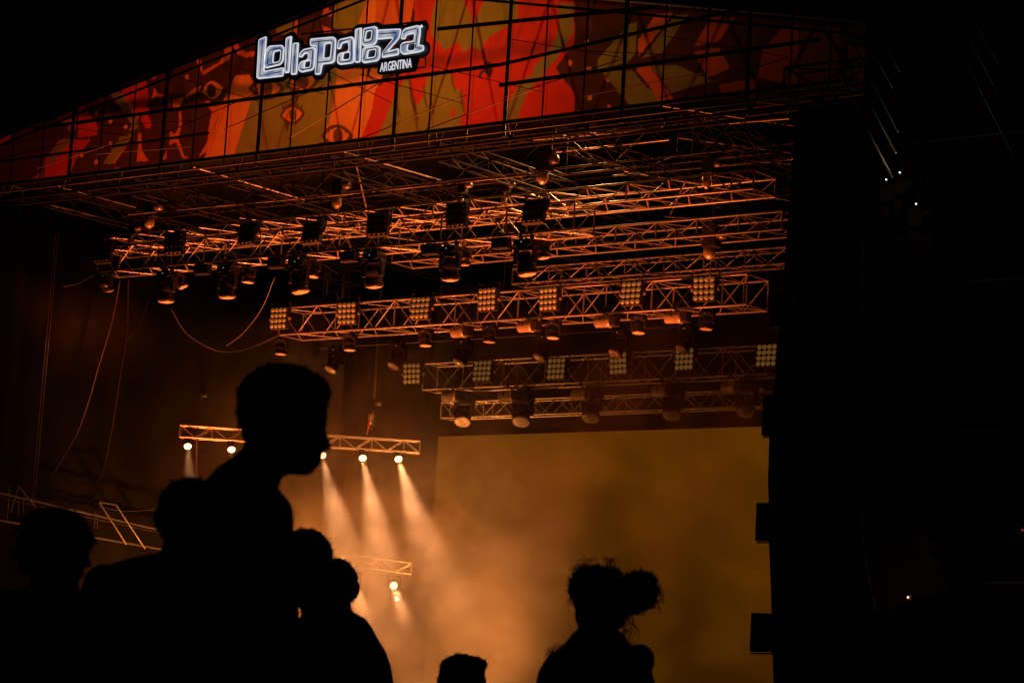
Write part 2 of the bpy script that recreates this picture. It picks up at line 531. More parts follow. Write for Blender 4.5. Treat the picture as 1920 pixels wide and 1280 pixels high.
# upper left squiggles
pr(ORD_, Z1([(1090, 255), (1115, 265), (1142, 400), (1230, 352), (1262, 300), (1250, 230), (1300, 220), (1312, 250), (1290, 335), (1230, 368), (1140, 425), (1108, 350)]))
pr(ORD_, Z1([(1020, 312), (1060, 292), (1120, 288), (1050, 310), (1010, 325)]))
pr(ORD_, Z1([(1318, 180), (1336, 178), (1342, 270), (1385, 295), (1435, 290), (1425, 318), (1380, 325), (1338, 305), (1315, 268)]))
pr(ORD_, Z1([(1430, 130), (1470, 120), (1490, 150), (1480, 195), (1465, 200), (1468, 155)]))
pr(ORD_, Z1([(880, 350), (900, 345), (895, 410), (870, 450), (830, 440), (870, 420)]))
# big stripes
pr(ORG, Z1([(1150, 890), (1195, 760), (1262, 545), (1325, 425), (1402, 420), (1455, 545), (1410, 562), (1316, 870)]))
pr(OLV, Z1([(1316, 870), (1410, 562), (1450, 470), (1530, 440), (1910, 370), (1910, 560), (1820, 800), (1680, 835), (1500, 862)]))
pr(OLV, Z1([(1558, 100), (1652, 75), (1640, 205), (1556, 190)]))
pr(ORD_, Z1([(1660, 90), (1695, 65), (1682, 150), (1690, 205), (1648, 212)]))
pr(ORD_, Z2([(490, 145), (540, 165), (560, 190), (500, 195)]))
pr(ORD_, Z2([(500, 0), (525, 0), (530, 60), (560, 70), (540, 95), (505, 80), (480, 120), (485, 60)]))
pr(OLV, Z2([(565, 0), (745, 0), (700, 140), (620, 192), (545, 150)]))
pr(ORG, Z2([(745, 0), (800, 0), (790, 140), (690, 145)]))
pr(ORD_, Z2([(800, 0), (1010, 0), (985, 140), (790, 140)]))
pr(ORG, Z2([(575, 390), (850, 385), (800, 490), (765, 640), (718, 775), (490, 800), (540, 650), (560, 580)]))
pr(RED, Z2([(790, 500), (870, 440), (990, 400), (1080, 250), (1010, 130), (1010, 0), (1910, 0), (1910, 700), (1260, 720), (800, 775), (712, 780), (765, 640)]))
pr(OLV, Z2([(800, 765), (845, 680), (885, 560), (960, 440), (985, 440), (985, 540), (1010, 610), (1060, 545), (1085, 415), (1205, 405), (1222, 480), (1265, 510), (1282, 600), (1270, 715), (1140, 735), (950, 755)]))
pr(RED, Z2([(1215, 610), (1240, 615), (1238, 660), (1215, 655)]))
pr(OLV, Z2([(1130, 0), (1590, 0), (1592, 110), (1440, 200), (1400, 240), (1390, 295), (1330, 255), (1285, 300), (1255, 235), (1180, 285), (1100, 190), (1105, 100)]))
pr(RED, Z2([(1285, 0), (1405, 0), (1370, 80), (1330, 140), (1320, 70)]))
pr(DK, Z2([(1405, 340), (1440, 350), (1450, 400), (1435, 440), (1400, 400), (1380, 440), (1365, 430), (1395, 385)]))
pr(GRN, Z2([(1910, 165), (1800, 345), (1640, 525), (1580, 695), (1508, 702), (1535, 600), (1600, 470), (1720, 380), (1800, 255), (1835, 150)]))
# dark drips on the olive
for k, (x, y) in enumerate(((905, 600), (985, 560), (1010, 620), (1060, 550), (1100, 590), (1215, 460), (1270, 580))):
    pr((0.12, 0.08, 0.03), Z2([(x - 6, y - 70), (x + 6, y - 75), (x + 14, y), (x + 30, y + 60), (x + 16, y + 55), (x, y + 5)]))
# eyes on the stripes
def eye(z, cx, cy, rx, ry, a=-0.15, lash=True, top=1):
    pr((0.10, 0.045, 0.02), z(almond(cx, cy, rx * 1.32, ry * 1.5, a)))
    if lash:
        for k in range(7):
            t = -0.85 + k * 0.28
            x, y = cx + rx * t, cy - top * ry * (1.1 - 0.5 * t * t)
            pr((0.10, 0.045, 0.02), z([(x - 9, y), (x + 9, y), (x + 16 * t + 3, y - top * ry * 0.95)]))
    pr(ORG, z(almond(cx, cy, rx, ry, a)))
    pr((0.13, 0.05, 0.02), z(oval(cx + 5, cy, rx * 0.4, ry * 0.95)))
eye(Z1, 1497, 497, 78, 46, 0.0)
eye(Z1, 1700, 460, 78, 44, -0.25)
eye(Z1, 1642, 645, 56, 40, -0.1)
pr((0.10, 0.045, 0.02), Z1([(1600, 690), (1625, 690), (1618, 745), (1610, 745)]))
pr((0.10, 0.045, 0.02), Z1([(1630, 495), (1690, 490), (1680, 560), (1665, 600), (1640, 590)]))
eye(Z2, 575, 765, 70, 44, 0.0, False)
pr((0.12, 0.05, 0.02), Z2([(750, 380), (765, 380), (755, 420), (790, 450), (850, 440), (840, 452), (780, 462), (742, 425)]))
pr(DK, Z2([(355, 60), (470, 0), (500, 60), (470, 170), (420, 190), (360, 180)]))
# right end: dark ground with chevrons
pr(DK, Z3([(365, 0), (285, 160), (122, 385), (165, 445), (292, 600), (345, 660), (2000, 400), (2000, 0)]))
pr(GRN, Z3([(140, 20), (225, 20), (222, 140), (60, 370), (0, 440), (0, 378), (110, 262), (142, 150)]))
for c in ((303, 240), (203, 355), (312, 392), (318, 552), (425, 605), (415, 445)):
    pr(ORG, Z3(oval(c[0], c[1], 12, 16)))
pr(GRN, Z3([(400, 290), (530, 140), (582, 125), (572, 300), (530, 350), (360, 392), (358, 340)]))
pr(GRN, Z3([(385, 402), (560, 400), (640, 500), (725, 515), (700, 600), (568, 615), (500, 545)]))
pr(ORD_, Z3([(690, 80), (782, 78), (700, 185), (590, 315), (585, 228)]))
pr(ORD_, Z3([(583, 365), (645, 368), (760, 515), (805, 590), (720, 598), (650, 482), (580, 402)]))
pr(GRN, Z3([(800, 85), (865, 85), (722, 300), (610, 325)]))
pr(GRN, Z3([(650, 368), (800, 365), (1010, 460), (780, 525)]))
pr(RST, Z3([(1000, 95), (1135, 98), (1040, 232), (900, 262)]))
pr(RST, Z3([(900, 290), (1040, 270), (1105, 382), (980, 440)]))
pr(RST, Z3([(1040, 480), (1262, 438), (1252, 535), (1080, 562)]))
pr(RST, Z3([(1285, 290), (1405, 150), (1495, 148), (1482, 485), (1262, 438)]))
pr((0.16, 0.05, 0.02), Z3([(1500, 150), (1720, 160), (1700, 470), (1490, 490)]))

mb = bpy.data.materials.new('printed_mesh_cloth')
mb.use_nodes = True
nt = mb.node_tree
nt.nodes.remove(nt.nodes['Principled BSDF'])
at = nt.nodes.new('ShaderNodeVertexColor'); at.layer_name = 'print'
tcn = nt.nodes.new('ShaderNodeTexCoord')
wv = nt.nodes.new('ShaderNodeTexNoise'); wv.inputs['Scale'].default_value = 3.0; wv.inputs['Detail'].default_value = 6
nt.links.new(tcn.outputs['Object'], wv.inputs['Vector'])
mr = nt.nodes.new('ShaderNodeMapRange'); mr.inputs['To Min'].default_value = 0.75; mr.inputs['To Max'].default_value = 1.2
nt.links.new(wv.outputs['Fac'], mr.inputs['Value'])
mul = nt.nodes.new('ShaderNodeMixRGB'); mul.blend_type = 'MULTIPLY'; mul.inputs['Fac'].default_value = 1
nt.links.new(at.outputs['Color'], mul.inputs['Color1']); nt.links.new(mr.outputs['Result'], mul.inputs['Color2'])
tr = nt.nodes.new('ShaderNodeBsdfTranslucent'); df = nt.nodes.new('ShaderNodeBsdfDiffuse')
nt.links.new(mul.outputs['Color'], tr.inputs['Color']); nt.links.new(mul.outputs['Color'], df.inputs['Color'])
mx = nt.nodes.new('ShaderNodeMixShader'); mx.inputs['Fac'].default_value = 0.3
nt.links.new(tr.outputs[0], mx.inputs[1]); nt.links.new(df.outputs[0], mx.inputs[2])
nt.links.new(mx.outputs[0], nt.nodes['Material Output'].inputs['Surface'])

bn = thing('gable_banner', 'painted gable cloth with red, olive and orange stripes and eyes', 'banner', (0, 0, ROOF_BASE))
CELL = 0.026
edges = BX + [11.35]
for x0, x1 in zip(edges, edges[1:]):
    if x1 - x0 < 0.05: continue
    nx = max(4, int((x1 - x0) / CELL))
    zt0, zt1 = roof_top(x0) - 0.06, roof_top(x1) - 0.06
    xs = np.linspace(x0 + 0.004, x1 - 0.004, nx + 1)
    if x0 < PEAK_X < x1:
        tops = np.array([roof_top(x) - 0.06 for x in xs])
    else:
        tops = zt0 + (zt1 - zt0) * (xs - x0) / (x1 - x0)
    zb = ROOF_BASE + 0.2
    nz = max(8, int((max(zt0, zt1) - zb) / CELL))
    tt = np.linspace(0, 1, nz + 1)
    X = np.repeat(xs[:, None], nz + 1, 1)
    Zz = zb + (tops[:, None] - zb) * tt[None, :]
    sag = 0.02 * np.sin(np.pi * (X - x0) / (x1 - x0)) * np.sin(np.pi * tt[None, :])
    U, V = proj_px(X, Zz)
    C = np.empty(X.shape + (4,), np.float32)
    C[...] = (*DK, 1)
    for c, poly in PR:
        us = [p[0] for p in poly]; vs = [p[1] for p in poly]
        if max(us) < U.min() or min(us) > U.max(): continue
        C[inside(poly, U, V)] = (*c, 1)
    co = np.stack([X, sag, Zz - ROOF_BASE], -1).reshape(-1, 3)
    idx = np.arange((nx + 1) * (nz + 1)).reshape(nx + 1, nz + 1)
    quads = np.stack([idx[:-1, :-1], idx[1:, :-1], idx[1:, 1:], idx[:-1, 1:]], -1).reshape(-1, 4)
    me = bpy.data.meshes.new('cloth_panel')
    me.vertices.add(len(co)); me.vertices.foreach_set('co', co.ravel())
    me.loops.add(quads.size); me.loops.foreach_set('vertex_index', quads.ravel().astype(np.int32))
    me.polygons.add(len(quads)); me.polygons.foreach_set('loop_start', np.arange(0, quads.size, 4, dtype=np.int32))
    me.update(calc_edges=True)
    ca = me.color_attributes.new('print', 'FLOAT_COLOR', 'POINT')
    ca.data.foreach_set('color', C.reshape(-1))
    me.materials.append(mb)
    mesh_obj('cloth_panel', me, bn)

# lacing straps along the roof edge
lc = thing('roof_lacing', 'row of orange lit lashing straps along the sloping roof edge', 'lashing', PY(1300, 18, -0.3))
for k in range(20):
    u = 1300 + k * 15.6
    v = 15 + (u - 1300) * 0.103
    tube('strap', PY(u, v, -0.3), PY(u + 11 + 3 * random.random(), v + 7.5, -0.26), 0.022, M['alu'], lc)

# ------------------------------------------------------------------ roof interior
for i, Y in enumerate((4.6, 9.0, 13.2)):
    truss('roof_truss', ['long roof truss across the stage behind the gable', 'second roof truss deep under the roof', 'rearmost dim roof truss above the screen'][i],
          (-13.2, Y, 14.0 + 0.15 * i), (11.4, Y, 14.0 + 0.15 * i), 0.9, 0.6, 1.15, 0.026, 0.013, M['roof_tube'])
for i, X in enumerate((-12.6, -9.4, -6.2, -3.0, 0.2, 3.4, 6.6, 9.8)):
    truss('roof_purlin', f'{ORD[i]} lengthwise roof truss from the left under the roof', (X, 1.3, 13.55), (X, 13.1, 13.55), 0.42, 0.42, 0.9, 0.022, 0.011,
          M['roof_tube'], side=Vector((1, 0, 0)), cat='roof truss')
rnd = random.Random(3)
for i in range(14):
    x0 = -12.5 + i * 1.7
    y0 = rnd.choice((1.4, 4.8, 9.0)); y1 = y0 + 4.0
    x1 = x0 + rnd.choice((-1, 1)) * 3.1
    x1 = max(-13, min(11, x1))
    o = tube('roof_brace', (x0, y0, 13.5 + rnd.uniform(-.05, .35)), (x1, y1, 13.5 + rnd.uniform(-.05, .5)), 0.02, M['alu'])
    tag(o, f'{ORD[i] if i < 12 else ["thirteenth", "fourteenth"][i - 12]} slanting brace from the left under the roof', 'brace')
# long cross pipes seen between the gable and the front truss
PIPES = [((240, 402), (630, 366), 2.2), ((630, 366), (1015, 326), 2.2), ((1000, 262), (1480, 222), 3.0), ((1043, 285), (1255, 262), 3.6), ((1200, 192), (1530, 242), 2.0), ((1413, 190), (1540, 204), 1.0),
         ((1150, 330), (1490, 298), 5.0), ((363, 313), (570, 374), 1.6), ((100, 347), (255, 389), 1.0), ((640, 283), (840, 342), 2.0), ((1270, 258), (1480, 286), 4.0)]
for i, (a, b, Y) in enumerate(PIPES):
    A, B = PY(*a, Y), PY(*b, Y)
    if i in (4, 5, 7, 8, 9, 10):
        B = PY(*b, Y + 3.0)
    o = tube('roof_pipe', A, B, 0.022, M['alu'])
    tag(o, ['straight orange pipe above the front truss, left length', 'straight orange pipe above the front truss, right length', 'long thin pipe below the right end of the gable',
            'short thin pipe under the right half of the gable', 'slanting pipe dropping from the gable towards the dark tower', 'short bright pipe at the right foot of the gable',
            'faint pipe above the right end of the orange truss', 'bright slanting tube below the left eyes of the gable', 'bright slanting tube at the lower left of the gable',
            'faint slanting tube under the centre of the gable', 'faint slanting tube beside the top of the dark tower'][i], 'pipe')
# vertical drop rods with chain hoists
def hoist(u, v, Y, ztop, label, s=1.0, dark=False):
    p = PY(u, v, Y)
    h = thing('chain_hoist', label, 'chain hoist', p)
    box('body', (-0.16 * s, -0.12 * s, -0.2 * s), (0.16 * s, 0.12 * s, 0.2 * s), M['cloth_black' if dark else 'black'], h, 0.03)
    bm = bmesh.new(); bm_lathe(bm, [(0.05 * s, -0.12), (0.1 * s, -0.1), (0.1 * s, 0.1), (0.05 * s, 0.12)], 12, 'X')
    from_bm('motor', bm, M['cloth_black' if dark else 'steel'], h, True, loc=(0.2 * s, 0, 0.05))
    bm = bmesh.new(); bm_lathe(bm, [(0.04 * s, -0.48), (0.11 * s, -0.4), (0.12 * s, -0.22), (0.09 * s, -0.2)], 10)
    from_bm('chain_bag', bm, M['cloth_black' if dark else 'tan'], h, True, loc=(-0.05, 0, -0.02))
    tube('chain', p + Vector((0.03, 0, 0.2 * s)), Vector((p.x + 0.03, p.y, ztop)), 0.012, M['cloth_black' if dark else 'rope'], h)
    tube('chain', p + Vector((-0.03, 0.02, 0.2 * s)), Vector((p.x - 0.03, p.y + 0.02, ztop)), 0.008, M['cloth_black' if dark else 'rope'], h)
    tube('load_chain', p + Vector((0.0, 0, -0.2 * s)), p + Vector((0, 0, -0.75 * s)), 0.011, M['cloth_black' if dark else 'rope'], h)
    bm = bmesh.new()
    bm_sweep(bm, [(0.06 * math.cos(a), 0, -0.8 * s + 0.06 * math.sin(a)) for a in [k * 0.5 for k in range(11)]], 0.012)
    from_bm('hook', bm, M['cloth_black' if dark else 'rope'], h, True)
    return h
hoist(637, 352, 3.0, 13.6, 'chain hoist hanging above the front truss left of centre')
hoist(285, 392, 3.0, 13.6, 'chain hoist with lit motor above the left end of the front truss', 1.1)
hoist(1022, 305, 3.4, 13.7, 'chain hoist above the right end of the front truss', 1.1)
hoist(1330, 312, 4.4, 13.7, 'chain hoist above the right end of the long orange truss', 0.9)
hoist(868, 352, 3.8, 13.7, 'small chain hoist above the middle of the front truss', 0.7)
hoist(250, 432, 3.6, 13.6, 'small chain hoist beside the leftmost square lamp', 0.7)
hoist(1335, 445, 5.8, 13.7, 'dark bulky chain hoist on the orange truss near the tower', 1.2)
hoist(950, 352, 4.4, 13.7, 'small chain hoist near the right black square lamps', 0.6)

# ------------------------------------------------------------------ fixtures
def build_blinder(lampmat):
    root = thing('blinder_light', 'x', 'stage light')
    W = 0.29
    bm = bmesh.new()
    bm_box(bm, (-W, 0.0, -W), (W, 0.14, W), 0.02)
    from_bm('housing', bm, M['black'], root)
    bm = bmesh.new()
    bm_sweep(bm, [(-W - 0.05, 0.07, -0.02), (-W - 0.05, 0.07, W + 0.1), (W + 0.05, 0.07, W + 0.1), (W + 0.05, 0.07, -0.02)], 0.018, 6)
    from_bm('yoke', bm, M['black'], root)
    for sx_ in (-1, 1):
        bm = bmesh.new(); bm_box(bm, (-0.025, -0.03, -0.03), (0.025, 0.03, 0.03))
        from_bm('pivot', bm, M['tan'], root, loc=(sx_ * (W + 0.045), 0.07, -0.02))
    bm = bmesh.new(); bm_lathe(bm, [(0.012, -0.035), (0.035, -0.028), (0.056, -0.012), (0.06, 0.006)], 14, 'Y')
    me = bpy.data.meshes.new('lamp'); bm.to_mesh(me); bm.free(); me.materials.append(lampmat)
    for p in me.polygons: p.use_smooth = True
    for i in range(4):
        for k in range(4):
            mesh_obj('lamp', me, root, (-0.207 + 0.138 * i, -0.008, -0.207 + 0.138 * k))
    return root


def copy_tree(o, parent=None):
    c = o.copy()
    link(c)
    c.parent = parent
    for ch in o.children: copy_tree(ch, c)
    return c


used = set()
def put(proto, loc, label, group, rotz=0.0, tilt=0.0, scale=1.0, headtilt=None):
    if proto.name in used:
        o = copy_tree(proto)
    else:
        used.add(proto.name)
        o = proto
    o.location = loc
    o.rotation_euler = (tilt, 0, rotz)
    o.scale = (scale,) * 3
    o['label'] = label
    o['group'] = group
    if headtilt is not None:
        for c in o.children:
            if c.name.startswith('head'):
                c.rotation_euler = headtilt
    return o


bl_glow = build_blinder(M['lamp_glass'])
bl_off = build_blinder(M['lamp_off'])
def ords(i, n):
    return 'leftmost' if i == 0 else ('rightmost' if i == n - 1 else ORD[i])
def from_left(i, n):
    return '' if i in (0, n - 1) else ' from the left'

L = [(192, 472), (325, 456), (462, 438), (584, 434), (707, 420), (854, 403), (1000, 395)]
for i, (u, v) in enumerate(L):
    put(bl_off, PY(u, v, 2.3), f'{ords(i, 7)} dark square lamp{from_left(i, 7)} along the front truss', 'dark square lamps on the front truss', RAD(4 * math.sin(i * 2.1)), RAD(-6 + 9 * math.sin(i * 1.7)), 1.0)
L = [(522, 596), (650, 587), (788, 577), (913, 561), (1028, 560), (1183, 549), (1320, 541)]
for i, (u, v) in enumerate(L):
    put(bl_glow, PY(u, v, 6.5), f'{ords(i, 7)} pale sixteen-bulb square lamp{from_left(i, 7)} on the middle truss', 'pale square lamps on the middle truss', RAD(6 * math.sin(i * 1.3)), RAD(5 * math.sin(i * 2.2)), 1.0)
L = [(772, 700), (904, 695), (1043, 691), (1159, 681), (1283, 673), (1437, 666)]
for i, (u, v) in enumerate(L):
    put(bl_glow, PY(u, v, 10.3), f'{ords(i, 6)} pale sixteen-bulb square lamp{from_left(i, 6)} on the rear truss', 'pale square lamps on the rear truss', RAD(5 * math.sin(i * 1.1 + 1)), RAD(6 * math.sin(i * 1.9 + 2)), 1.0)


def build_mover(lensmat=None):
    root = thing('moving_head_light', 'x', 'stage light')
    bm = bmesh.new()
    bm_box(bm, (-0.2, -0.15, -0.24), (0.2, 0.15, -0.08), 0.03)
    bm_box(bm, (-0.16, -0.03, -0.09), (-0.1, 0.03, 0.03)); bm_box(bm, (0.1, -0.03, -0.09), (0.16, 0.03, 0.03))
    base = from_bm('base', bm, M['black_gloss'], root)
    bm = bmesh.new(); bm_box(bm, (-0.012, -0.158, -0.16), (0.012, -0.146, -0.14))
    from_bm('status_display', bm, M['led_dot'], base)
    bm = bmesh.new()
    bm_box(bm, (-0.245, -0.06, -0.60), (-0.185, 0.06, -0.22), 0.02); bm_box(bm, (0.185, -0.06, -0.60), (0.245, 0.06, -0.22), 0.02)
    bm_box(bm, (-0.24, -0.09, -0.29), (0.24, 0.09, -0.22), 0.02)
    from_bm('yoke', bm, M['black'], root)
    bm = bmesh.new()
    bm_lathe(bm, [(0.07, 0.21), (0.13, 0.19), (0.16, 0.08), (0.165, -0.02), (0.15, -0.05), (0.165, -0.08), (0.19, -0.2), (0.195, -0.26), (0.18, -0.262)], 20, 'Z')
    head = from_bm('head', bm, M['black_gloss'], root, True, loc=(0, 0, -0.54))
    bm = bmesh.new()
    bm_lathe(bm, [(0.178, -0.25), (0.172, -0.275), (0.13, -0.30), (0.07, -0.315), (0.01, -0.32)], 20, 'Z')
    from_bm('lens', bm, M['lens'], head, True)
    return root


mv = build_mover()
def mover(u, v, Y, ztop, label, group, tilt=(0, 0, 0), nominal=0.85, pan=0.0):
    p = PY(u, v, Y)
    s = max(0.55, min(1.5, (ztop - p.z) / nominal))
    o = put(mv, (p.x, p.y, ztop), label, group, pan, 0, s, tuple(RAD(a) for a in tilt))
    o.scale = (max(s * 1.12, 0.85), max(s * 1.12, 0.85), s)
    return o
z1 = ROWS['1a'][0].z
L = [(197, 547, (38, 0, 0)), (310, 568, (8, 6, 0)), (424, 560, (10, 4, 0)), (558, 551, (9, -10, 0)), (698, 540, (18, 6, 0)), (842, 527, (16, 8, 0)), (983, 518, (12, -8, 0))]
for i, (u, v, t) in enumerate(L):
    mover(u, v, 2.7, z1 - 0.02, f'{ords(i, 7)} large moving head lamp{from_left(i, 7)} hanging under the front truss', 'moving head lamps under the front truss', t)
L = [(333, 530, (30, -35, 0)), (466, 520, (5, 8, 0)), (588, 512, (-5, 6, 0)), (706, 485, (40, 20, 0)), (868, 488, (22, 10, 0)), (1015, 468, (20, -12, 0))]
for i, (u, v, t) in enumerate(L):
    mover(u, v, 3.35, z1 + 0.05, f'{ords(i, 6)} smaller moving head lamp{from_left(i, 6)} tucked behind the front truss', 'smaller moving heads behind the front truss', t)
z2 = ROWS['2'][0].z
L = [(527, 664), (655, 656), (797, 648), (918, 641), (1037, 634), (1197, 625), (1325, 617)]
for i, (u, v) in enumerate(L):
    mover(u, v, 7.2, z2 - 0.0, f'{ords(i, 7)} moving head lamp{from_left(i, 7)} hanging under the middle truss', 'moving head lamps under the middle truss', (4 * math.sin(i), 4 * math.cos(i * 2), 0))
# bar with tilted heads
b0 = PY(600, 652, 8.8); b1 = PY(1320, 601, 8.8)
lb = thing('lighting_bar', 'thin dark pipe holding six tilted round lenses above the rear truss', 'lighting bar', b0)
tube('pipe', b0, Vector((b1.x, 8.8, b0.z)), 0.028, M['alu_dark'], lb)
for k in range(7):
    x = b0.x + (b1.x - b0.x) * k / 6
    tube('drop_rod', (x, 8.8, b0.z), (x, 8.8, 14.2), 0.011, M['alu_dark'], lb)
L = [(628, 700), (746, 694), (869, 688), (1020, 679), (1161, 671), (1287, 663)]
for i, (u, v) in enumerate(L):
    mover(u, v, 8.5, b0.z - 0.02, f'{ords(i, 6)} tilted round lens lamp{from_left(i, 6)} just above the rear truss', 'tilted round lenses above the rear truss', (-32, 14, 0), 0.85)
z4 = ROWS['3'][0].z
L = [(868, 800), (978, 800), (1108, 793), (1260, 788), (1398, 782)]
for i, (u, v) in enumerate(L):
    mover(u, v, 11.2, z4 - 0.02, f'{ords(i, 5)} big dark moving head{from_left(i, 5)} hanging in front of the lowest truss', 'big dark moving heads above the screen', (-30, -20, 0), 0.85)


def build_can():
    root = thing('strobe_can', 'x', 'stage light')
    bm = bmesh.new()
    bm_lathe(bm, [(0.10, -0.22), (0.13, -0.2), (0.13, 0.12), (0.145, 0.13), (0.145, 0.17), (0.12, 0.2)], 18, 'X')
    from_bm('barrel', bm, M['tan'], root, True)
    bm = bmesh.new(); bm_box(bm, (0.2, -0.12, -0.12), (0.36, 0.12, 0.12), 0.03)
    from_bm('end_box', bm, M['black'], root)
    bm = bmesh.new(); bm_sweep(bm, [(-0.02, -0.15, 0), (-0.02, -0.15, 0.2), (-0.02, 0.15, 0.2), (-0.02, 0.15, 0)], 0.014)
    from_bm('yoke', bm, M['black'], root)
    bm = bmesh.new(); bm_box(bm, (-0.05, -0.03, 0.2), (0.01, 0.03, 0.34))
    from_bm('clamp', bm, M['alu_dark'], root)
    return root
can = build_can()
for i, (u, v) in enumerate([(862, 622), (988, 612), (1133, 603), (1265, 595)]):
    put(can, PY(u, v, 6.6), f'{ords(i, 4)} pale metal can lamp{from_left(i, 4)} under the middle truss', 'metal can lamps under the middle truss', RAD(-6 + 4 * i), 0, 1.05)
for i, (u, v) in enumerate([(845, 743), (952, 742), (1089, 740), (1240, 733), (1370, 725)]):
    put(can, PY(u, v, 10.4), f'{ords(i, 5)} pale metal can lamp{from_left(i, 5)} under the rear truss', 'metal can lamps under the rear truss', RAD(5 - 3 * i), 0, 1.1)


def build_strobe():
    root = thing('strobe_light', 'x', 'stage light')
    bm = bmesh.new(); bm_box(bm, (-0.22, -0.1, -0.3), (0.22, 0.1, -0.05), 0.02)
    from_bm('housing', bm, M['black_gloss'], root)
    bm = bmesh.new(); bm_box(bm, (-0.18, -0.108, -0.27), (0.18, -0.098, -0.08))
    from_bm('reflector', bm, M['alu_dark'], root)
    bm = bmesh.new(); bm_sweep(bm, [(-0.24, 0, -0.17), (-0.24, 0, 0.0), (0.24, 0, 0.0), (0.24, 0, -0.17)], 0.014)
    from_bm('yoke', bm, M['black'], root)
    return root
sb = build_strobe()
for i, (u, v) in enumerate([(380, 508), (518, 497), (655, 489), (808, 473), (940, 457)]):
    p = PY(u, v, 2.45)
    put(sb, (p.x, p.y, z1 - 0.02), f'{ords(i, 5)} black box strobe{from_left(i, 5)} slung under the front truss', 'box strobes under the front truss', 0, 0, 1.0)

# ------------------------------------------------------------------ side light ladders with lit spots
SIDE = hf
def lit_spot(p, aim, watts, label, group, cone=16, color=(1.0, 0.42, 0.16), lens_dir=None, size=0.12):
    r = thing('lit_spotlight', label, 'spotlight', p, 0, group)
    d = (Vector(aim) - Vector(p)).normalized()
    q = d.to_track_quat('Z', 'Y')
    bm = bmesh.new()
    bm_lathe(bm, [(size * 0.5, -0.34), (size * 0.95, -0.3), (size * 1.1, -0.05), (size * 1.15, 0.0), (size * 1.08, 0.005)], 18)
    can_ = from_bm('can', bm, M['black'], r, True)
    can_.rotation_mode = 'QUATERNION'; can_.rotation_quaternion = q
    bm = bmesh.new()
    bm_lathe(bm, [(size, 0.0), (size * 0.9, 0.03), (size * 0.55, 0.055), (size * 0.1, 0.065)], 18)
    ln = from_bm('lens', bm, M['amber_bulb'], can_, True)
    bm = bmesh.new()
    bm_sweep(bm, [(-0.17, 0, -0.05), (-0.17, 0, 0.24), (0.17, 0, 0.24), (0.17, 0, -0.05)], 0.014)
    yk = from_bm('yoke', bm, M['black'], r)
    yk.rotation_euler.z = YAW
    ld = bpy.data.lights.new('spot_beam', 'SPOT')
    ld.energy = watts; ld.color = color; ld.spot_size = RAD(cone); ld.spot_blend = 0.9; ld.shadow_soft_size = 0.06
    lo = bpy.data.objects.new('spot_beam', ld)
    link(lo, r)
    lo.rotation_mode = 'QUATERNION'
    lo.location = d * 0.1
    lo.rotation_quaternion = d.to_track_quat('-Z', 'Y')
    return r


DA = 66.5
a0, a1 = PD(336, 818, DA), PD(786, 848, DA)
truss('ladder_truss', 'upper side truss with five lit spotlights behind the standing man', a0, a1, 0.30, 0.30, 0.42, 0.02, 0.011, side=hf)
DB = 65.6
c0, c1 = PD(590, 1050, DB), PD(770, 1076, DB)
truss('ladder_truss', 'lower side truss with one lit spotlight near the smoke', c0, c1, 0.28, 0.30, 0.42, 0.02, 0.011, side=hf)
tw = hf * -1.0
SPOTS = [(352, 836, (365, 1050), DA), (434, 842, (460, 1050), DA), (604, 853, (650, 1050), DA), (680, 858, (718, 1050), DA), (747, 860, (800, 1030), DA), (738, 1097, (768, 1190), DB), (664, 1090, (690, 1190), DB), (744, 1122, (772, 1200), DB)]  # last entry is an added lamp imitating the bright part of the beam
for i, (u, v, (au, av), D) in enumerate(SPOTS):
    p = PD(u, v, D + 0.1)
    aim = PD(au, av, D - 3.2)
    nm = ['lit spotlight at the far left end of the upper side truss', 'second lit spotlight, close to the back of the standing man', 'lit spotlight beside the mouth of the man in profile',
          'lit spotlight between the man\'s face and the truss end', 'lit spotlight at the screen end of the upper side truss', 'lit spotlight under the lower side truss beside the smoke',
          'lit spotlight hidden behind a head below the lower side truss', 'small added light standing in for the bright beam below the lower spotlight'][i]
    lit_spot(p, aim, [3600, 3600, 6500, 6500, 6500, 1500, 1500, 300][i], nm, 'lit spotlights on the side trusses', cone=19, size=0.05 if i == 7 else 0.1)
# hanging gear over the side trusses
hoist(374, 744, 8.6, 13.5, 'small dark hoist above the upper side truss on a thin chain', 0.7)
hoist(700, 760, 9.4, 13.5, 'small dark hoist above the upper side truss near the screen', 0.7)
o = thing('red_sling', 'short red sling holding up the upper side truss', 'sling', PD(692, 800, DA + 0.1))
tube('sleeve', PD(692, 789, DA + 0.1), PD(690, 806, DA + 0.1), 0.03, M['red_sleeve'], o)
tube('tail', PD(690, 806, DA + 0.1), PD(687, 815, DA + 0.1), 0.012, M['rope'], o)
o = tube('suspension_pipe', PD(369, 815, DA + .2), PD(367, 1240, DA + .2), 0.022, M['steel'])
tag(o, 'thin upright pipe under the left end of the upper side truss', 'pipe')

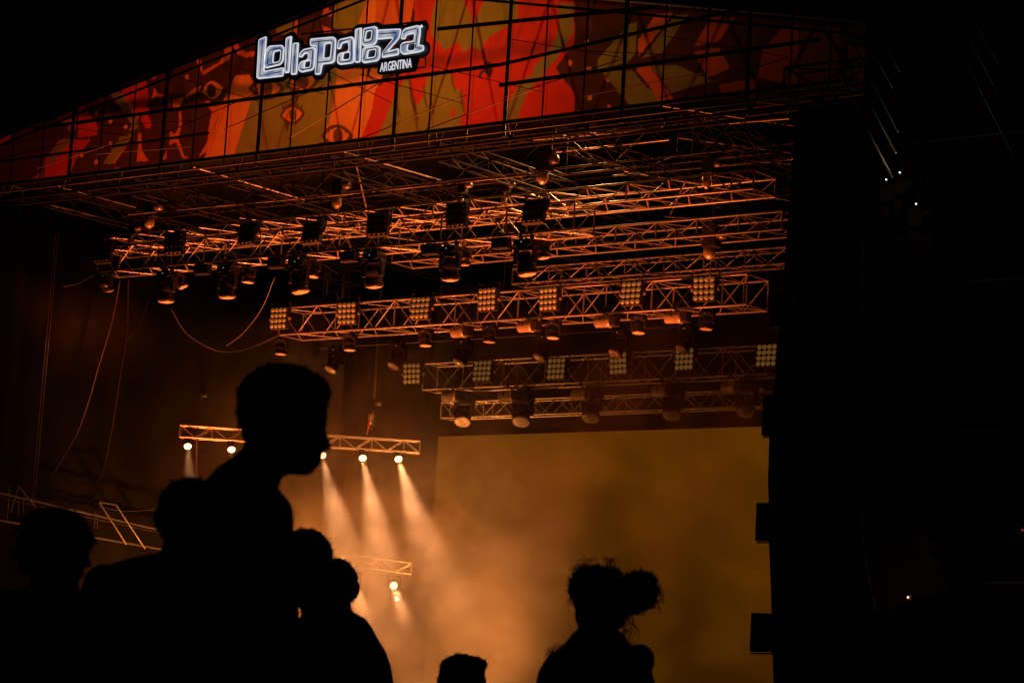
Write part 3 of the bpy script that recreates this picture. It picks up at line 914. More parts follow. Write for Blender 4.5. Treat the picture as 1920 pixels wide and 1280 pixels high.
# ------------------------------------------------------------------ big screen
ms = bpy.data.materials.new('amber_screen')
ms.use_nodes = True
b = ms.node_tree.nodes['Principled BSDF']
b.inputs['Base Color'].default_value = (0.03, 0.025, 0.02, 1)
b.inputs['Roughness'].default_value = 0.6
b.inputs['Emission Color'].default_value = (1.0, 0.30, 0.005, 1)
b.inputs['Emission Strength'].default_value = 0.09
tcn = ms.node_tree.nodes.new('ShaderNodeTexCoord')
nz = ms.node_tree.nodes.new('ShaderNodeTexNoise'); nz.inputs['Scale'].default_value = 0.45; nz.inputs['Detail'].default_value = 7; nz.inputs['Roughness'].default_value = 0.62; nz.inputs['Distortion'].default_value = 0.7
mr_ = ms.node_tree.nodes.new('ShaderNodeMapRange')
for k_, v_ in zip(('From Min', 'From Max', 'To Min', 'To Max'), (0.3, 0.7, 0.066, 0.112)): mr_.inputs[k_].default_value = v_
ms.node_tree.links.new(tcn.outputs['Object'], nz.inputs['Vector']); ms.node_tree.links.new(nz.outputs['Fac'], mr_.inputs['Value'])
ms.node_tree.links.new(mr_.outputs['Result'], b.inputs['Emission Strength'])
YS = 13.2
tl = PY(822, 818, YS)
scr = thing('led_screen', 'large amber glowing screen at the back of the stage', 'screen', (tl.x, YS, 2.0))
SW, SH = 13.0, tl.z - 2.0
box('display', (0, 0, 0), (SW, 0.09, SH), ms, scr, 0.01)
box('back_frame', (0.02, 0.1, 0.02), (SW - 0.02, 0.2, SH - 0.02), M['black'], scr)
hd = box('header_cloth', (tl.x - 0.6, YS + 0.3, tl.z - 0.2), (tl.x + SW, YS + 0.36, 13.4), M['cloth_black'])
tag(hd, 'black masking cloth above the screen behind the lowest truss', 'curtain')

# ------------------------------------------------------------------ left wing: scaffold and cables
XW = -13.0
sw0, sw1 = PX(-20, 972, XW), PX(330, 1034, XW)
wing = thing('wing_scaffold', 'pale sloping scaffold rail at the lower left beside the stage', 'scaffold', sw0)
t0, t1 = PX(-20, 920, XW), PX(330, 1000, XW)
tube('rail', sw0, sw1, 0.03, M['alu'], wing)
tube('rail', t0, t1, 0.03, M['alu'], wing)
tube('rail', PX(-20, 928, XW - 0.3), PX(330, 1005, XW - 0.3), 0.02, M['steel'], wing)
def wv_(u, top): return (924 + (u + 20) * 0.229) if top else (972 + (u + 20) * 0.177)
for (ua, va, ub, vb) in [(186, 941, 237, 1020), (217, 945, 272, 1028), (35, 911, 66, 950), (18, 910, 13, 978), (35, 911, 20, 960), (178, 958, 176, 990), (183, 958, 182, 990), (44, 935, 43, 962), (35, 940, 34, 965), (217, 946, 186, 941)]:
    tube('brace', PX(ua, va, XW + 0.1), PX(ub, vb, XW + 0.1), 0.022 if abs(ua - ub) > 20 else 0.014, M['alu'], wing)
o = cable('handline', [PX(186, 950, XW), PX(240, 958, XW), PX(305, 953, XW)], 0.008, M['rope'], 'thin slack line along the top of the lower left scaffold', 'line')
for k, (du, lab) in enumerate(((0, 'left one of the two thin plumb wires at far left'), (5, 'right one of the two thin plumb wires at far left'))):
    cable('hanging_wire', [PX(104 + du, 440, -12.9), PX(60 + du, 935, -12.9)], 0.012, M['white_strap'], lab, 'wire', smooth=False)
cable('hanging_cable', [PX(226, 520, -12.6), PX(210, 600, -12.6), PX(185, 685, -12.6), (PX(160, 770, -12.6)), PX(135, 830, -12.6), PX(95, 895, -12.6)], 0.02, M['rope'], 'curving pale cable dropping from the left end of the front truss')
cable('hanging_cable', [PX(241, 515, -12.4), PX(239, 600, -12.4), PX(236, 640, -12.4), PX(226, 700, -12.4), PX(205, 830, -12.4), PX(178, 935, -12.4)], 0.02, M['cable'], 'darker cable bundle falling straight then bending near the left scaffold')
cable('hanging_cable', [PX(280, 560, -12.3), PX(262, 605, -12.3), PX(238, 640, -12.3)], 0.015, M['cable'], 'short cable joining the dark bundle below the front truss')
cable('hanging_cable', [PX(205, 830, -12.4), PX(185, 900, -12.4), PX(150, 918, -12.4), PX(110, 928, -12.4)], 0.012, M['cable'], 'slack cable loop hanging low beside the left scaffold')
A, B = PY(320, 578, 4.0), PY(524, 628, 6.6)
cable('swag_cable', [A, PY(350, 625, 4.6), PY(400, 655, 5.2), PY(440, 659, 5.8), PY(480, 648, 6.3), B], 0.01, M['cable'], 'drooping cable swag between the front and middle trusses')
cable('swag_cable', [PY(515, 520, 3.5), PY(490, 580, 4.0), PY(455, 625, 4.6), PY(425, 648, 5.2)], 0.012, M['cable'], 'thin cable falling from the front truss into the swag')
cable('swag_cable', [PY(176, 515, 2.6), PY(150, 530, 2.2), PY(118, 538, 1.8)], 0.014, M['cable'], 'short cable trailing off the left end of the front truss')

# ------------------------------------------------------------------ right: clad tower, line array, side panels, wires
YT = -2.0
prof = [(1496, 204), (1484, 330), (1472, 470), (1460, 640), (1444, 800), (1440, 900), (1441, 1010), (1447, 1150), (1450, 1280)]
pp = [PY(u, v, YT) for u, v in prof]
pp.append(Vector((pp[-1].x, YT, 0.0)))
bm = bmesh.new()
rings = []
ztop = pp[0].z
zs = np.linspace(0, ztop, 40)
pz = [p.z for p in pp][::-1]; px_ = [p.x for p in pp][::-1]
rr = random.Random(5)
for z in zs:
    xl = float(np.interp(z, pz, px_))
    ring = []
    for (x, y) in ((xl, YT), (xl + 2.2, YT - 0.05), (xl + 4.6, YT - 0.05), (17.5, YT), (17.5, YT + 3.0), (14, YT + 3.05), (xl + 0.02, YT + 3.0), (xl - 0.01, YT + 1.5)):
        ring.append(bm.verts.new((x, y + rr.uniform(-.015, .015), z)))
    rings.append(ring)
for r0, r1 in zip(rings, rings[1:]):
    for k in range(8):
        bm.faces.new((r0[k], r0[(k + 1) % 8], r1[(k + 1) % 8], r1[k]))
bm.faces.new(rings[0][::-1]); bm.faces.new(rings[-1])
cov = from_bm('cladding', bm, M['cloth_black'])
tower = thing('speaker_tower', 'tall black cloth covered tower at the right of the stage', 'tower', (14, YT, 0))
cov.parent = tower; cov.location = (-14, -YT, 0)
for k in range(5):
    z = 1.5 + k * 2.6
    tube('ledger', (float(np.interp(z, pz, px_)) + 0.3, YT - 0.09, z), (17.3, YT - 0.09, z), 0.025, M['alu_dark'], tower)
SP = [((1445, 545), (1472, 613), 0.0), ((1430, 742), (1458, 815), 0.0), ((1418, 942), (1447, 1013), 0), ((1408, 1148), (1450, 1222), 0)]
for i, (p0, p1, _) in enumerate(SP):
    A = PY(p0[0], p0[1], YT - 0.25); B = PY(p1[0] + 8, p1[1], YT - 0.25)
    t = thing('side_panel_light', f'{["topmost", "second highest", "third highest", "lowest"][i]} black panel lamp sticking out of the dark tower edge', 'stage light', A, 0, 'panel lamps on the tower edge')
    w, h = B.x - A.x, A.z - B.z
    box('housing', (0, 0, -h), (w, 0.16, 0), M['black_gloss'], t, 0.015)
    box('bracket', (w * 0.5, 0.16, -h * 0.6), (w + 0.25, 0.22, -h * 0.4), M['alu_dark'], t)
    tube('underside_glint_bar', A + Vector((0.02, 0.03, -h - 0.03)), A + Vector((w, 0.03, -h - 0.03)), 0.014, M['alu'], t)  # pale bar stands in for the highlight under the panel
# line array of cabinets
la = thing('line_array', 'curved column of black loudspeaker cabinets hanging before the dark tower', 'loudspeakers', PY(1690, 445, -3.2))
la0 = PY(1690, 445, -3.2)
NC = 16
path = [(1620, 455), (1620, 500), (1619, 545), (1619, 590), (1618, 635), (1617, 680), (1616, 725), (1616, 770), (1615, 815), (1615, 860), (1616, 905), (1617, 950), (1619, 995), (1623, 1035), (1629, 1075), (1637, 1113), (1646, 1150)]
for i in range(NC):
    A, B = PY(*path[i], -3.2), PY(*path[i + 1], -3.2)
    ang = math.atan2(B.x - A.x, A.z - B.z)
    h = (A - B).length - 0.02
    bm = bmesh.new()
    vs = []
    for x, y in ((0, 0), (1.35, 0), (1.2, 0.7), (0.15, 0.7)):
        zz = 0.0 if y == 0 else -0.03
        vs.append((bm.verts.new((x, y, zz)), bm.verts.new((x, y, -h - zz))))
    for k in range(4):
        a, b2 = vs[k], vs[(k + 1) % 4]
        bm.faces.new((a[0], b2[0], b2[1], a[1]))
    bm.faces.new([v[0] for v in vs][::-1]); bm.faces.new([v[1] for v in vs])
    bmesh.ops.recalc_face_normals(bm, faces=bm.faces)
    c = from_bm('cabinet', bm, M['cloth_black'], la, loc=A - la0)
    c.rotation_euler = (0, -ang, 0)
    bm = bmesh.new(); bm_box(bm, (-0.03, -0.02, -h * 0.93), (0.0, 0.02, -h * 0.07))
    from_bm('rigging_plate', bm, M['alu_dark'], c)
    bm = bmesh.new(); bm_box(bm, (0.1, -0.02, -h + 0.03), (1.25, -0.005, -0.03))
    from_bm('grille', bm, M['cloth_black'], c)
# array motors, status lights; arms and point lights added to brighten the wires
for i, (u, v, s) in enumerate([(1665, 365, 0.8), (1690, 352, 0.7), (1720, 410, 0.9)]):
    h = hoist(u, v, -3.0, 15.2, ['left chain motor above the hanging loudspeakers', 'middle chain motor above the hanging loudspeakers', 'right chain motor above the hanging loudspeakers'][i], s, True)
    bm = bmesh.new(); bmesh.ops.create_icosphere(bm, subdivisions=1, radius=0.022)
    from_bm('status_light', bm, M['led_dot'], h, loc=(0.33, -0.66, 0.1))
    tube('added_light_arm', h.location + Vector((0.33, -0.64, 0.1)), h.location + Vector((-0.05, -0.1, 0.1)), 0.008, M['cloth_black'], h)
    ld = bpy.data.lights.new('wire_fill', 'POINT'); ld.energy = 2.2; ld.color = (1.0, 0.78, 0.5); ld.shadow_soft_size = 0.03  # added fill so the nearby wires show
    lo = bpy.data.objects.new('wire_fill', ld); link(lo, h); lo.location = (0.33, -0.7, 0.1)
# boom over the tower from which the array and wires hang
bo0, bo1 = PY(1500, 190, -1.0), PY(1760, 178, -1.0)
truss('tower_boom', 'dim truss boom at the roof corner above the dark tower', (bo0.x, -1.6, bo0.z), (17.4, -1.6, bo0.z), 0.5, 0.5, 0.7, m=M['black'])
for i, X in enumerate((12.6, 16.8)):
    truss('tower_mast', ['slim dark mast rising from the tower, nearer the stage', 'slim dark mast rising from the far side of the tower'][i], (X, -1.4, 12.4), (X, -1.4, 16.6), 0.4, 0.4, 0.6, m=M['black'],
          side=Vector((0, 1, 0)), up=Vector((1, 0, 0)))
WR = [((1580, 43), (1684, 248)), ((1573, 138), (1673, 333)), ((1577, 90), (1680, 287)), ((1593, 10), (1673, 165)), ((1618, 3), (1687, 135)), ((1810, 113), (1903, 297)), ((1813, 63), (1868, 168)), ((1813, 10), (1872, 120))]
for i, (a, b2) in enumerate(WR):
    cable('guy_wire', [PY(*a, -3.4), PY(*b2, -3.9)], 0.016, M['white_strap'],
          ['second slanting wire down from the roof corner', 'lowest slanting wire by the roof corner', 'third slanting wire by the roof corner', 'short slanting wire above the roof corner', 'topmost slanting wire at the roof corner',
           'lowest faint slanting wire at far right', 'middle faint slanting wire at far right', 'topmost faint slanting wire at far right'][i], 'wire', 'slanting wires at the right', smooth=False)
# small distant lamps on the dark right side
for i, (u, v, c) in enumerate([(1703, 1119, (1.0, 0.55, 0.25)), (1917, 993, (1.0, 0.08, 0.03))]):
    p = PY(u, v, -4.2)
    t = thing('indicator_lamp', ['tiny warm lamp in the darkness below the hanging loudspeakers', 'tiny red lamp at the right edge of the darkness'][i], 'lamp', p)
    bm = bmesh.new(); bmesh.ops.create_icosphere(bm, subdivisions=2, radius=0.022)
    from_bm('bulb', bm, mat('indicator_%d' % i, (0.2, 0.1, 0.1), 0.4, emit=c, es=0.2), t)
    box('holder', (-0.03, 0.03, -0.03), (0.03, 0.3, 0.03), M['cloth_black'], t)
    if i == 0:
        ld = bpy.data.lights.new('bulb_light', 'POINT'); ld.energy = 9; ld.color = (1.0, 0.7, 0.4); ld.shadow_soft_size = 0.05
        lo = bpy.data.objects.new('bulb_light', ld); link(lo, t); lo.location = (0, -0.12, 0)
    tube('stem', p + Vector((0, 0.25, 0)), p + Vector((0, 2.2, -0.02)), 0.015, M['cloth_black'], t)

# roof towers carrying the roof
for i, (X, Y) in enumerate(((-14.6, 1.0), (-14.6, 13.6), (12.9, 4.5), (12.9, 13.6))):
    truss('roof_tower', ['front roof mast beyond the left edge of the stage', 'rear roof mast at the left of the stage', 'front roof mast hidden behind the dark tower', 'rear roof mast hidden behind the dark tower'][i],
          (X, Y, 0), (X, Y, 14.2), 0.7, 0.7, 1.0, 0.04, 0.022, M['alu_dark'], side=Vector((0, 1, 0)), up=Vector((1, 0, 0)), cat='roof mast')

# ------------------------------------------------------------------ glowing logo sign
ZL = lambda L: [(460 + x / 5.3333, 30 + y / 5.3333) for x, y in L]
YL = -0.42
def rounded(poly, r=0.12, n=4):
    """cut each corner with a small arc"""
    out = []
    m = len(poly)
    for i in range(m):
        p0, p, p1 = Vector(poly[i - 1]), Vector(poly[i]), Vector(poly[(i + 1) % m])
        a = (p0 - p); b2 = (p1 - p)
        d = min(r, a.length * 0.4, b2.length * 0.4)
        a = p + a.normalized() * d; b2 = p + b2.normalized() * d
        for k in range(n + 1):
            t = k / n
            out.append((1 - t) ** 2 * a + 2 * t * (1 - t) * p + t * t * b2)
    return out


def plane_poly(poly):
    """photo outline -> metres on the sign plane (x, z)"""
    res = []
    for u, v in ZL(poly):
        p = PY(u, v, YL)
        res.append((p.x, p.z))
    return res


def curve_mesh(name, polys, ext):
    cu_ = bpy.data.curves.new(name, 'CURVE')
    cu_.dimensions = '2D'
    cu_.fill_mode = 'BOTH'
    cu_.extrude = ext
    for pl in polys:
        s = cu_.splines.new('POLY')
        s.points.add(len(pl) - 1)
        for pt, c in zip(s.points, pl): pt.co = (c[0], c[1], 0, 1)
        s.use_cyclic_u = True
    o = bpy.data.objects.new(name, cu_)
    COL.objects.link(o)
    dg = bpy.context.evaluated_depsgraph_get()
    me = bpy.data.meshes.new_from_object(o.evaluated_get(dg))
    bpy.data.objects.remove(o)
    bpy.data.curves.remove(cu_)
    # curve lies in XY: stand it up into XZ facing -Y
    me.transform(Matrix.Rotation(math.pi / 2, 4, 'X'))
    return me


def offset_poly(pl, d):
    m = len(pl)
    area = sum(pl[i][0] * pl[(i + 1) % m][1] - pl[(i + 1) % m][0] * pl[i][1] for i in range(m))
    sgn = 1 if area > 0 else -1
    out = []
    for i in range(m):
        p0, p, p1 = Vector(pl[i - 1]), Vector(pl[i]), Vector(pl[(i + 1) % m])
        e0, e1 = (p - p0), (p1 - p)
        if e0.length < 1e-7 or e1.length < 1e-7:
            continue
        e0.normalize(); e1.normalize()
        n0, n1 = Vector((e0.y, -e0.x)) * sgn, Vector((e1.y, -e1.x)) * sgn
        nn = (n0 + n1)
        if nn.length < 0.3: nn = n0.copy()
        nn.normalize()
        k = 1.0 / max(0.55, nn.dot(n0))
        out.append(p + nn * d * k)
    return out


ml = bpy.data.materials.new('lit_letter_face')
ml.use_nodes = True
nt = ml.node_tree
b = nt.nodes['Principled BSDF']
tcn = nt.nodes.new('ShaderNodeTexCoord'); nz = nt.nodes.new('ShaderNodeTexNoise'); nz.inputs['Scale'].default_value = 2.2; nz.inputs['Detail'].default_value = 2
rp = nt.nodes.new('ShaderNodeValToRGB')
rp.color_ramp.elements[0].position = 0.36; rp.color_ramp.elements[0].color = (0.16, 0.24, 0.48, 1)
rp.color_ramp.elements[1].position = 0.60; rp.color_ramp.elements[1].color = (0.72, 0.73, 0.80, 1)
nt.links.new(tcn.outputs['Object'], nz.inputs['Vector']); nt.links.new(nz.outputs['Fac'], rp.inputs['Fac'])
nt.links.new(rp.outputs['Color'], b.inputs['Emission Color']); b.inputs['Emission Strength'].default_value = 0.6
b.inputs['Base Color'].default_value = (0.5, 0.5, 0.55, 1)
mh = mat('lit_letter_edge', (0.6, 0.6, 0.65), 0.5, emit=(0.80, 0.80, 0.86), es=0.85)

LET = [
 ('L', [(133, 238), (215, 203), (190, 552), (388, 515), (380, 606), (130, 634), (112, 618)], None, [[(176, 252), (150, 600), (355, 562)]]),
 ('o', [(240, 300), (368, 292), (392, 322), (381, 455), (352, 492), (205, 527), (186, 505), (202, 345)], [(296, 362), (345, 350), (354, 362), (345, 442), (333, 456), (290, 468), (279, 455), (287, 375)], [[(262, 340), (345, 326), (372, 345), (362, 450), (335, 474), (240, 495), (225, 480), (235, 370), (262, 340)]]),
 ('l', [(405, 222), (468, 198), (441, 570), (392, 576)], None, [[(437, 240), (415, 545)]]),
 ('l', [(475, 275), (536, 267), (516, 586), (456, 592)], None, [[(507, 285), (485, 570)]]),
 ('a', [(534, 416), (545, 372), (580, 335), (688, 311), (707, 330), (691, 520), (668, 546), (560, 569), (529, 545), (535, 488), (560, 455), (612, 440), (628, 418), (626, 376), (590, 384), (572, 416)], [(605, 460), (645, 450), (652, 460), (648, 502), (638, 512), (602, 520), (594, 508), (597, 472)], [[(565, 385), (590, 355), (665, 340), (680, 352), (668, 500), (655, 525), (575, 540), (556, 525)]]),
 ('p', [(648, 230), (882, 208), (910, 236), (897, 455), (870, 476), (772, 487), (754, 586), (696, 592), (714, 308), (648, 306)], [(798, 285), (850, 277), (860, 290), (849, 402), (836, 416), (794, 423), (786, 410)], [[(665, 268), (860, 245), (885, 262), (870, 440), (845, 456), (730, 468)], [(740, 265), (718, 570)]]),
 ('a', [(914, 335), (930, 250), (952, 232), (1068, 206), (1092, 230), (1089, 460), (1070, 476), (945, 492), (918, 470), (921, 400), (942, 374), (1022, 354), (1034, 330), (1028, 264), (966, 280), (956, 333)], [(985, 375), (1038, 368), (1047, 380), (1040, 425), (1030, 433), (988, 438), (977, 428)], [[(945, 262), (1050, 232), (1066, 248), (1062, 440), (1045, 455), (960, 466), (942, 452), (945, 410)]]),
 ('l', [(1097, 135), (1168, 116), (1151, 466), (1094, 472)], None, [[(1135, 140), (1120, 450)]]),
 ('o', [(1184, 125), (1302, 103), (1324, 125), (1316, 262), (1290, 294), (1190, 312), (1168, 290)], [(1214, 160), (1257, 151), (1264, 162), (1256, 225), (1246, 233), (1208, 239), (1203, 228)], [[(1205, 148), (1270, 135), (1285, 150), (1275, 245), (1255, 262), (1195, 272), (1184, 258), (1205, 148)]]),
 ('o', [(1190, 316), (1325, 297), (1354, 320), (1346, 427), (1320, 454), (1185, 477), (1163, 455), (1170, 338)], [(1236, 348), (1298, 337), (1305, 350), (1296, 402), (1285, 411), (1232, 418), (1224, 405)], [[(1215, 340), (1305, 322), (1322, 338), (1314, 410), (1295, 428), (1205, 445), (1190, 430), (1215, 340)]]),
 ('z', [(1325, 140), (1556, 128), (1556, 168), (1538, 230), (1432, 352), (1538, 323), (1536, 392), (1364, 424), (1368, 370), (1480, 225), (1318, 240)], None, [[(1345, 183), (1515, 170), (1510, 215), (1385, 370), (1388, 385), (1515, 360)]]),
 ('a', [(1553, 236), (1575, 148), (1600, 124), (1724, 93), (1754, 105), (1754, 180), (1736, 293), (1786, 293), (1789, 346), (1735, 367), (1580, 392), (1548, 365), (1552, 290), (1580, 264), (1682, 250), (1692, 178), (1612, 195), (1600, 236)], [(1630, 285), (1688, 274), (1699, 290), (1691, 335), (1676, 346), (1630, 347), (1621, 330)], [[(1585, 175), (1615, 152), (1710, 128), (1728, 142), (1705, 320), (1760, 328)], [(1570, 300), (1600, 285), (1700, 268)]]),
 ('r', oval(1762, 105, 11, 15, 14), None, []),
]
sign = thing('logo_sign', 'glowing white lettered festival logo sign hanging in front of the gable', 'sign', (0, YL, 0))
for i, (ch, outer, hole, inl) in enumerate(LET):
    po = rounded(plane_poly(outer), 0.05)
    polys = [po]
    ph = None
    if hole:
        ph = rounded(plane_poly(hole), 0.04)
        polys.append(ph)
    me = curve_mesh('letter', polys, 0.006); me.materials.append(mh)
    lt = mesh_obj('letter', me, sign, (0, 0.0, 0))
    # face inset, bluish
    fi = [offset_poly(po, -0.028)]
    if ph: fi.append(offset_poly(ph, 0.026))
    if ch != 'r':
        me = curve_mesh('letter_face', fi, 0.002); me.materials.append(ml)
        mesh_obj('letter_face', me, lt, (0, -0.010, 0))
    me = curve_mesh('backing', [offset_poly(po, 0.105)], 0.02); me.materials.append(M['navy'])
    mesh_obj('backing', me, sign, (0, 0.032 + 0.0031 * i, 0))
    for path_ in inl:
        pts = [(x, -0.014, z) for x, z in plane_poly(path_)]
        bm = bmesh.new(); bm_sweep(bm, pts, 0.013, 5)
        from_bm('inline', bm, M['inline'], lt)
# lower plate and word
pl = rounded(plane_poly([(1330, 462), (1345, 442), (1722, 398), (1738, 420), (1702, 556), (1345, 592), (1318, 572)]), 0.06)
me = curve_mesh('word_plate', [pl], 0.02); me.materials.append(M['navy'])
plate = mesh_obj('word_plate', me, sign, (0, 0.012, 0))
w0, w1 = PY(*ZL([(1352, 563)])[0], YL), PY(*ZL([(1668, 522)])[0], YL)
wt = PY(*ZL([(1352, 475)])[0], YL)
cap = wt.z - w0.z
chars = []
xcur = 0.0
for ch in 'ARGENTINA':
    tcu = bpy.data.curves.new('letter', 'FONT')
    tcu.body = ch; tcu.size = 1.0; tcu.extrude = 0.004; tcu.offset = 0.006
    to = bpy.data.objects.new('letter', tcu)
    COL.objects.link(to)
    dg = bpy.context.evaluated_depsgraph_get()
    me = bpy.data.meshes.new_from_object(to.evaluated_get(dg))
    bpy.data.objects.remove(to); bpy.data.curves.remove(tcu)
    xs = [v.co.x for v in me.vertices]
    me.transform(Matrix.Translation((-min(xs), 0, 0)))
    wd = max(xs) - min(xs)
    chars.append((me, xcur, wd))
    xcur += wd + 0.075
hh = max(v.co.y for v in chars[0][0].vertices)
sx = (w1.x - w0.x) / (xcur - 0.075); sz = cap / hh
for me, x0, wd in chars:
    me.transform(Matrix.Translation((x0, 0, 0)))
    me.transform(Matrix.Diagonal((sx, sz, 1, 1)))
    me.transform(Matrix.Rotation(math.pi / 2, 4, 'X'))
    me.materials.clear(); me.materials.append(mh)
    mesh_obj('word_letter', me, sign, (w0.x, -0.025, w0.z))
# thin carrying frame of the sign
for (a, b2) in (((470, 143), (795, 108)), ((560, 65), (800, 40))):
    tube('carrying_bar', PY(*a, YL + 0.16), PY(*b2, YL + 0.16), 0.02, M['black'], sign)
f0 = [PY(700, 150, YL + .1), PY(798, 126, YL + .1), PY(797, 60, YL + .1)]
tube('carrying_bar', f0[1], f0[2], 0.014, M['black'], sign)
tube('carrying_bar', PY(740, 133, YL + .1), f0[1], 0.014, M['black'], sign)

# ------------------------------------------------------------------ unseen stage lamps below the frame and in the roof
def wash(name, p, aim, watts, color, cone, label, blend=0.6, size=0.16, soft=0.15, group='wash lamps on the stage floor'):
    r = thing(name, label, 'wash lamp', p, 0, group)
    d = (Vector(aim) - Vector(p)).normalized()
    q = d.to_track_quat('Z', 'Y')
    bm = bmesh.new(); bm_lathe(bm, [(size * 0.6, -0.09), (size, -0.07), (size * 1.1, 0.06), (size * 1.02, 0.064)], 16)
    c = from_bm('can', bm, M['black'], r, True); c.rotation_mode = 'QUATERNION'; c.rotation_quaternion = q
    bm = bmesh.new(); bm_sweep(bm, [(-size - .06, 0, 0), (-size - .06, 0, -0.08), (size + .06, 0, -0.08), (size + .06, 0, 0)], 0.015)
    from_bm('yoke', bm, M['black'], r)
    ld = bpy.data.lights.new('lamp_light', 'SPOT')
    ld.energy = watts; ld.color = color; ld.spot_size = RAD(cone); ld.spot_blend = blend; ld.shadow_soft_size = soft
    lo = bpy.data.objects.new('lamp_light', ld); link(lo, r)
    lo.rotation_mode = 'QUATERNION'; lo.location = d * 0.12; lo.rotation_quaternion = d.to_track_quat('-Z', 'Y')
    return r


RO = (1.0, 0.15, 0.026)
AM = (1.0, 0.27, 0.035)
for i, X in enumerate((-10.0, -6.5, -3.0, 0.5, 4.0)):
    wash('floor_wash', (X, 4.0, 2.05), (X + 0.2, 4.2, 12.0), [7600, 10500, 7600, 11500, 5600][i], RO, 58, f'{ORD[i]} floor wash lamp from the left pointing straight up on the stage')
wash('floor_wash', (-11.5, 9.6, 2.0), (-9.6, 10.4, 8.0), 4200, AM, 84, 'unseen amber lamp added low at the left rear to light the haze', group='added amber lamps below the frame')  # unseen lamp put in to light the haze at the left
wash('floor_wash', (1.5, 1.6, 2.0), (-8.0, 12.0, 5.4), 17000, (1.0, 0.29, 0.06), 46, 'unseen amber lamp added at the stage front to light the smoke', group='added amber lamps below the frame')  # unseen lamp put in to make the smoke glow evenly
wash('floor_wash', (-10.4, 5.4, 2.0), (-13.6, 7.6, 6.6), 540, AM, 110, 'unseen amber lamp added to brighten the side cloth of the stage', group='added amber lamps below the frame')  # added lamp; the lit cloth stands in for glowing haze
wash('roof_flood', (0.9, 6.2, 15.3), (1.2, 0.0, 14.4), 1250, (1.0, 0.44, 0.12), 160, 'flood lamp inside the roof shining onto the gable cloth', blend=0.8, soft=0.3, group='roof lamps')

# ------------------------------------------------------------------ smoke
sm = bpy.data.materials.new('stage_smoke')
sm.use_nodes = True
nt = sm.node_tree
nt.nodes.remove(nt.nodes['Principled BSDF'])
pv = nt.nodes.new('ShaderNodeVolumePrincipled')
pv.inputs['Color'].default_value = (0.95, 0.92, 0.9, 1)
pv.inputs['Anisotropy'].default_value = 0.15
tcn = nt.nodes.new('ShaderNodeTexCoord')
nz = nt.nodes.new('ShaderNodeTexNoise'); nz.inputs['Scale'].default_value = 0.46; nz.inputs['Detail'].default_value = 4; nz.inputs['Distortion'].default_value = 1.0
nt.links.new(tcn.outputs['Object'], nz.inputs['Vector'])
r1 = nt.nodes.new('ShaderNodeMapRange'); r1.inputs['From Min'].default_value = 0.44; r1.inputs['From Max'].default_value = 0.64; r1.inputs['To Min'].default_value = 0.25; r1.inputs['To Max'].default_value = 3.6
nt.links.new(nz.outputs['Fac'], r1.inputs['Value'])
sp = nt.nodes.new('ShaderNodeSeparateXYZ'); nt.links.new(tcn.outputs['Object'], sp.inputs[0])
def mrange(src, a, b2, c, d):
    n = nt.nodes.new('ShaderNodeMapRange')
    n.interpolation_type = 'SMOOTHSTEP'
    for k, v in zip(('From Min', 'From Max', 'To Min', 'To Max'), (a, b2, c, d)): n.inputs[k].default_value = v
    nt.links.new(src, n.inputs['Value'])
    return n.outputs['Result']
def mulm(a, b2):
    n = nt.nodes.new('ShaderNodeMath'); n.operation = 'MULTIPLY'
    nt.links.new(a, n.inputs[0])
    if isinstance(b2, float): n.inputs[1].default_value = b2
    else: nt.links.new(b2, n.inputs[1])
    return n.outputs[0]
den = mulm(r1.outputs['Result'], mrange(sp.outputs['Z'], 2.0, 10.6, 1.0, 0.05))
den = mulm(den, mrange(sp.outputs['X'], -13.4, -10.5, 0.8, 1.0))
den = mulm(den, mrange(sp.outputs['Y'], 5.0, 8.5, 0.1, 1.0))
# billow rising at the left foot of the screen
bc = PD(850, 1130, 67.0)
sb_ = nt.nodes.new('ShaderNodeVectorMath'); sb_.operation = 'SUBTRACT'; sb_.inputs[1].default_value = bc
nt.links.new(tcn.outputs['Object'], sb_.inputs[0])
sc_ = nt.nodes.new('ShaderNodeVectorMath'); sc_.operation = 'MULTIPLY'; sc_.inputs[1].default_value = (0.21, 0.21, 0.23)
nt.links.new(sb_.outputs[0], sc_.inputs[0])
ln_ = nt.nodes.new('ShaderNodeVectorMath'); ln_.operation = 'LENGTH'; nt.links.new(sc_.outputs[0], ln_.inputs[0])
n2 = nt.nodes.new('ShaderNodeTexNoise'); n2.inputs['Scale'].default_value = 0.95; n2.inputs['Detail'].default_value = 5.0; n2.inputs['Distortion'].default_value = 0.6
nt.links.new(tcn.outputs['Object'], n2.inputs['Vector'])
bil = mulm(mrange(ln_.outputs['Value'], 0.15, 1.15, 1.0, 0.0), mrange(n2.outputs['Fac'], 0.465, 0.555, 0.02, 1.0))
bil = mulm(bil, 5.6)
ad = nt.nodes.new('ShaderNodeMath'); ad.operation = 'ADD'; nt.links.new(den, ad.inputs[0]); nt.links.new(bil, ad.inputs[1])
den = mulm(ad.outputs[0], 0.075)
nt.links.new(den, pv.inputs['Density'])
nt.links.new(pv.outputs[0], nt.nodes['Material Output'].inputs['Volume'])
sk = box('smoke', (-13.3, 5.0, 1.95), (8.0, 13.1, 11.3), sm)
tag(sk, 'orange lit smoke drifting across the back of the stage', 'smoke', kind='stuff')

# ------------------------------------------------------------------ people
def ell(bm, c, r, rot=None, n=14):
    m = Matrix.Translation(c) @ ((rot or Matrix.Identity(4))) @ Matrix.Diagonal((r[0], r[1], r[2], 1))
    bmesh.ops.create_uvsphere(bm, u_segments=n + 4, v_segments=n, radius=1.0, matrix=m)


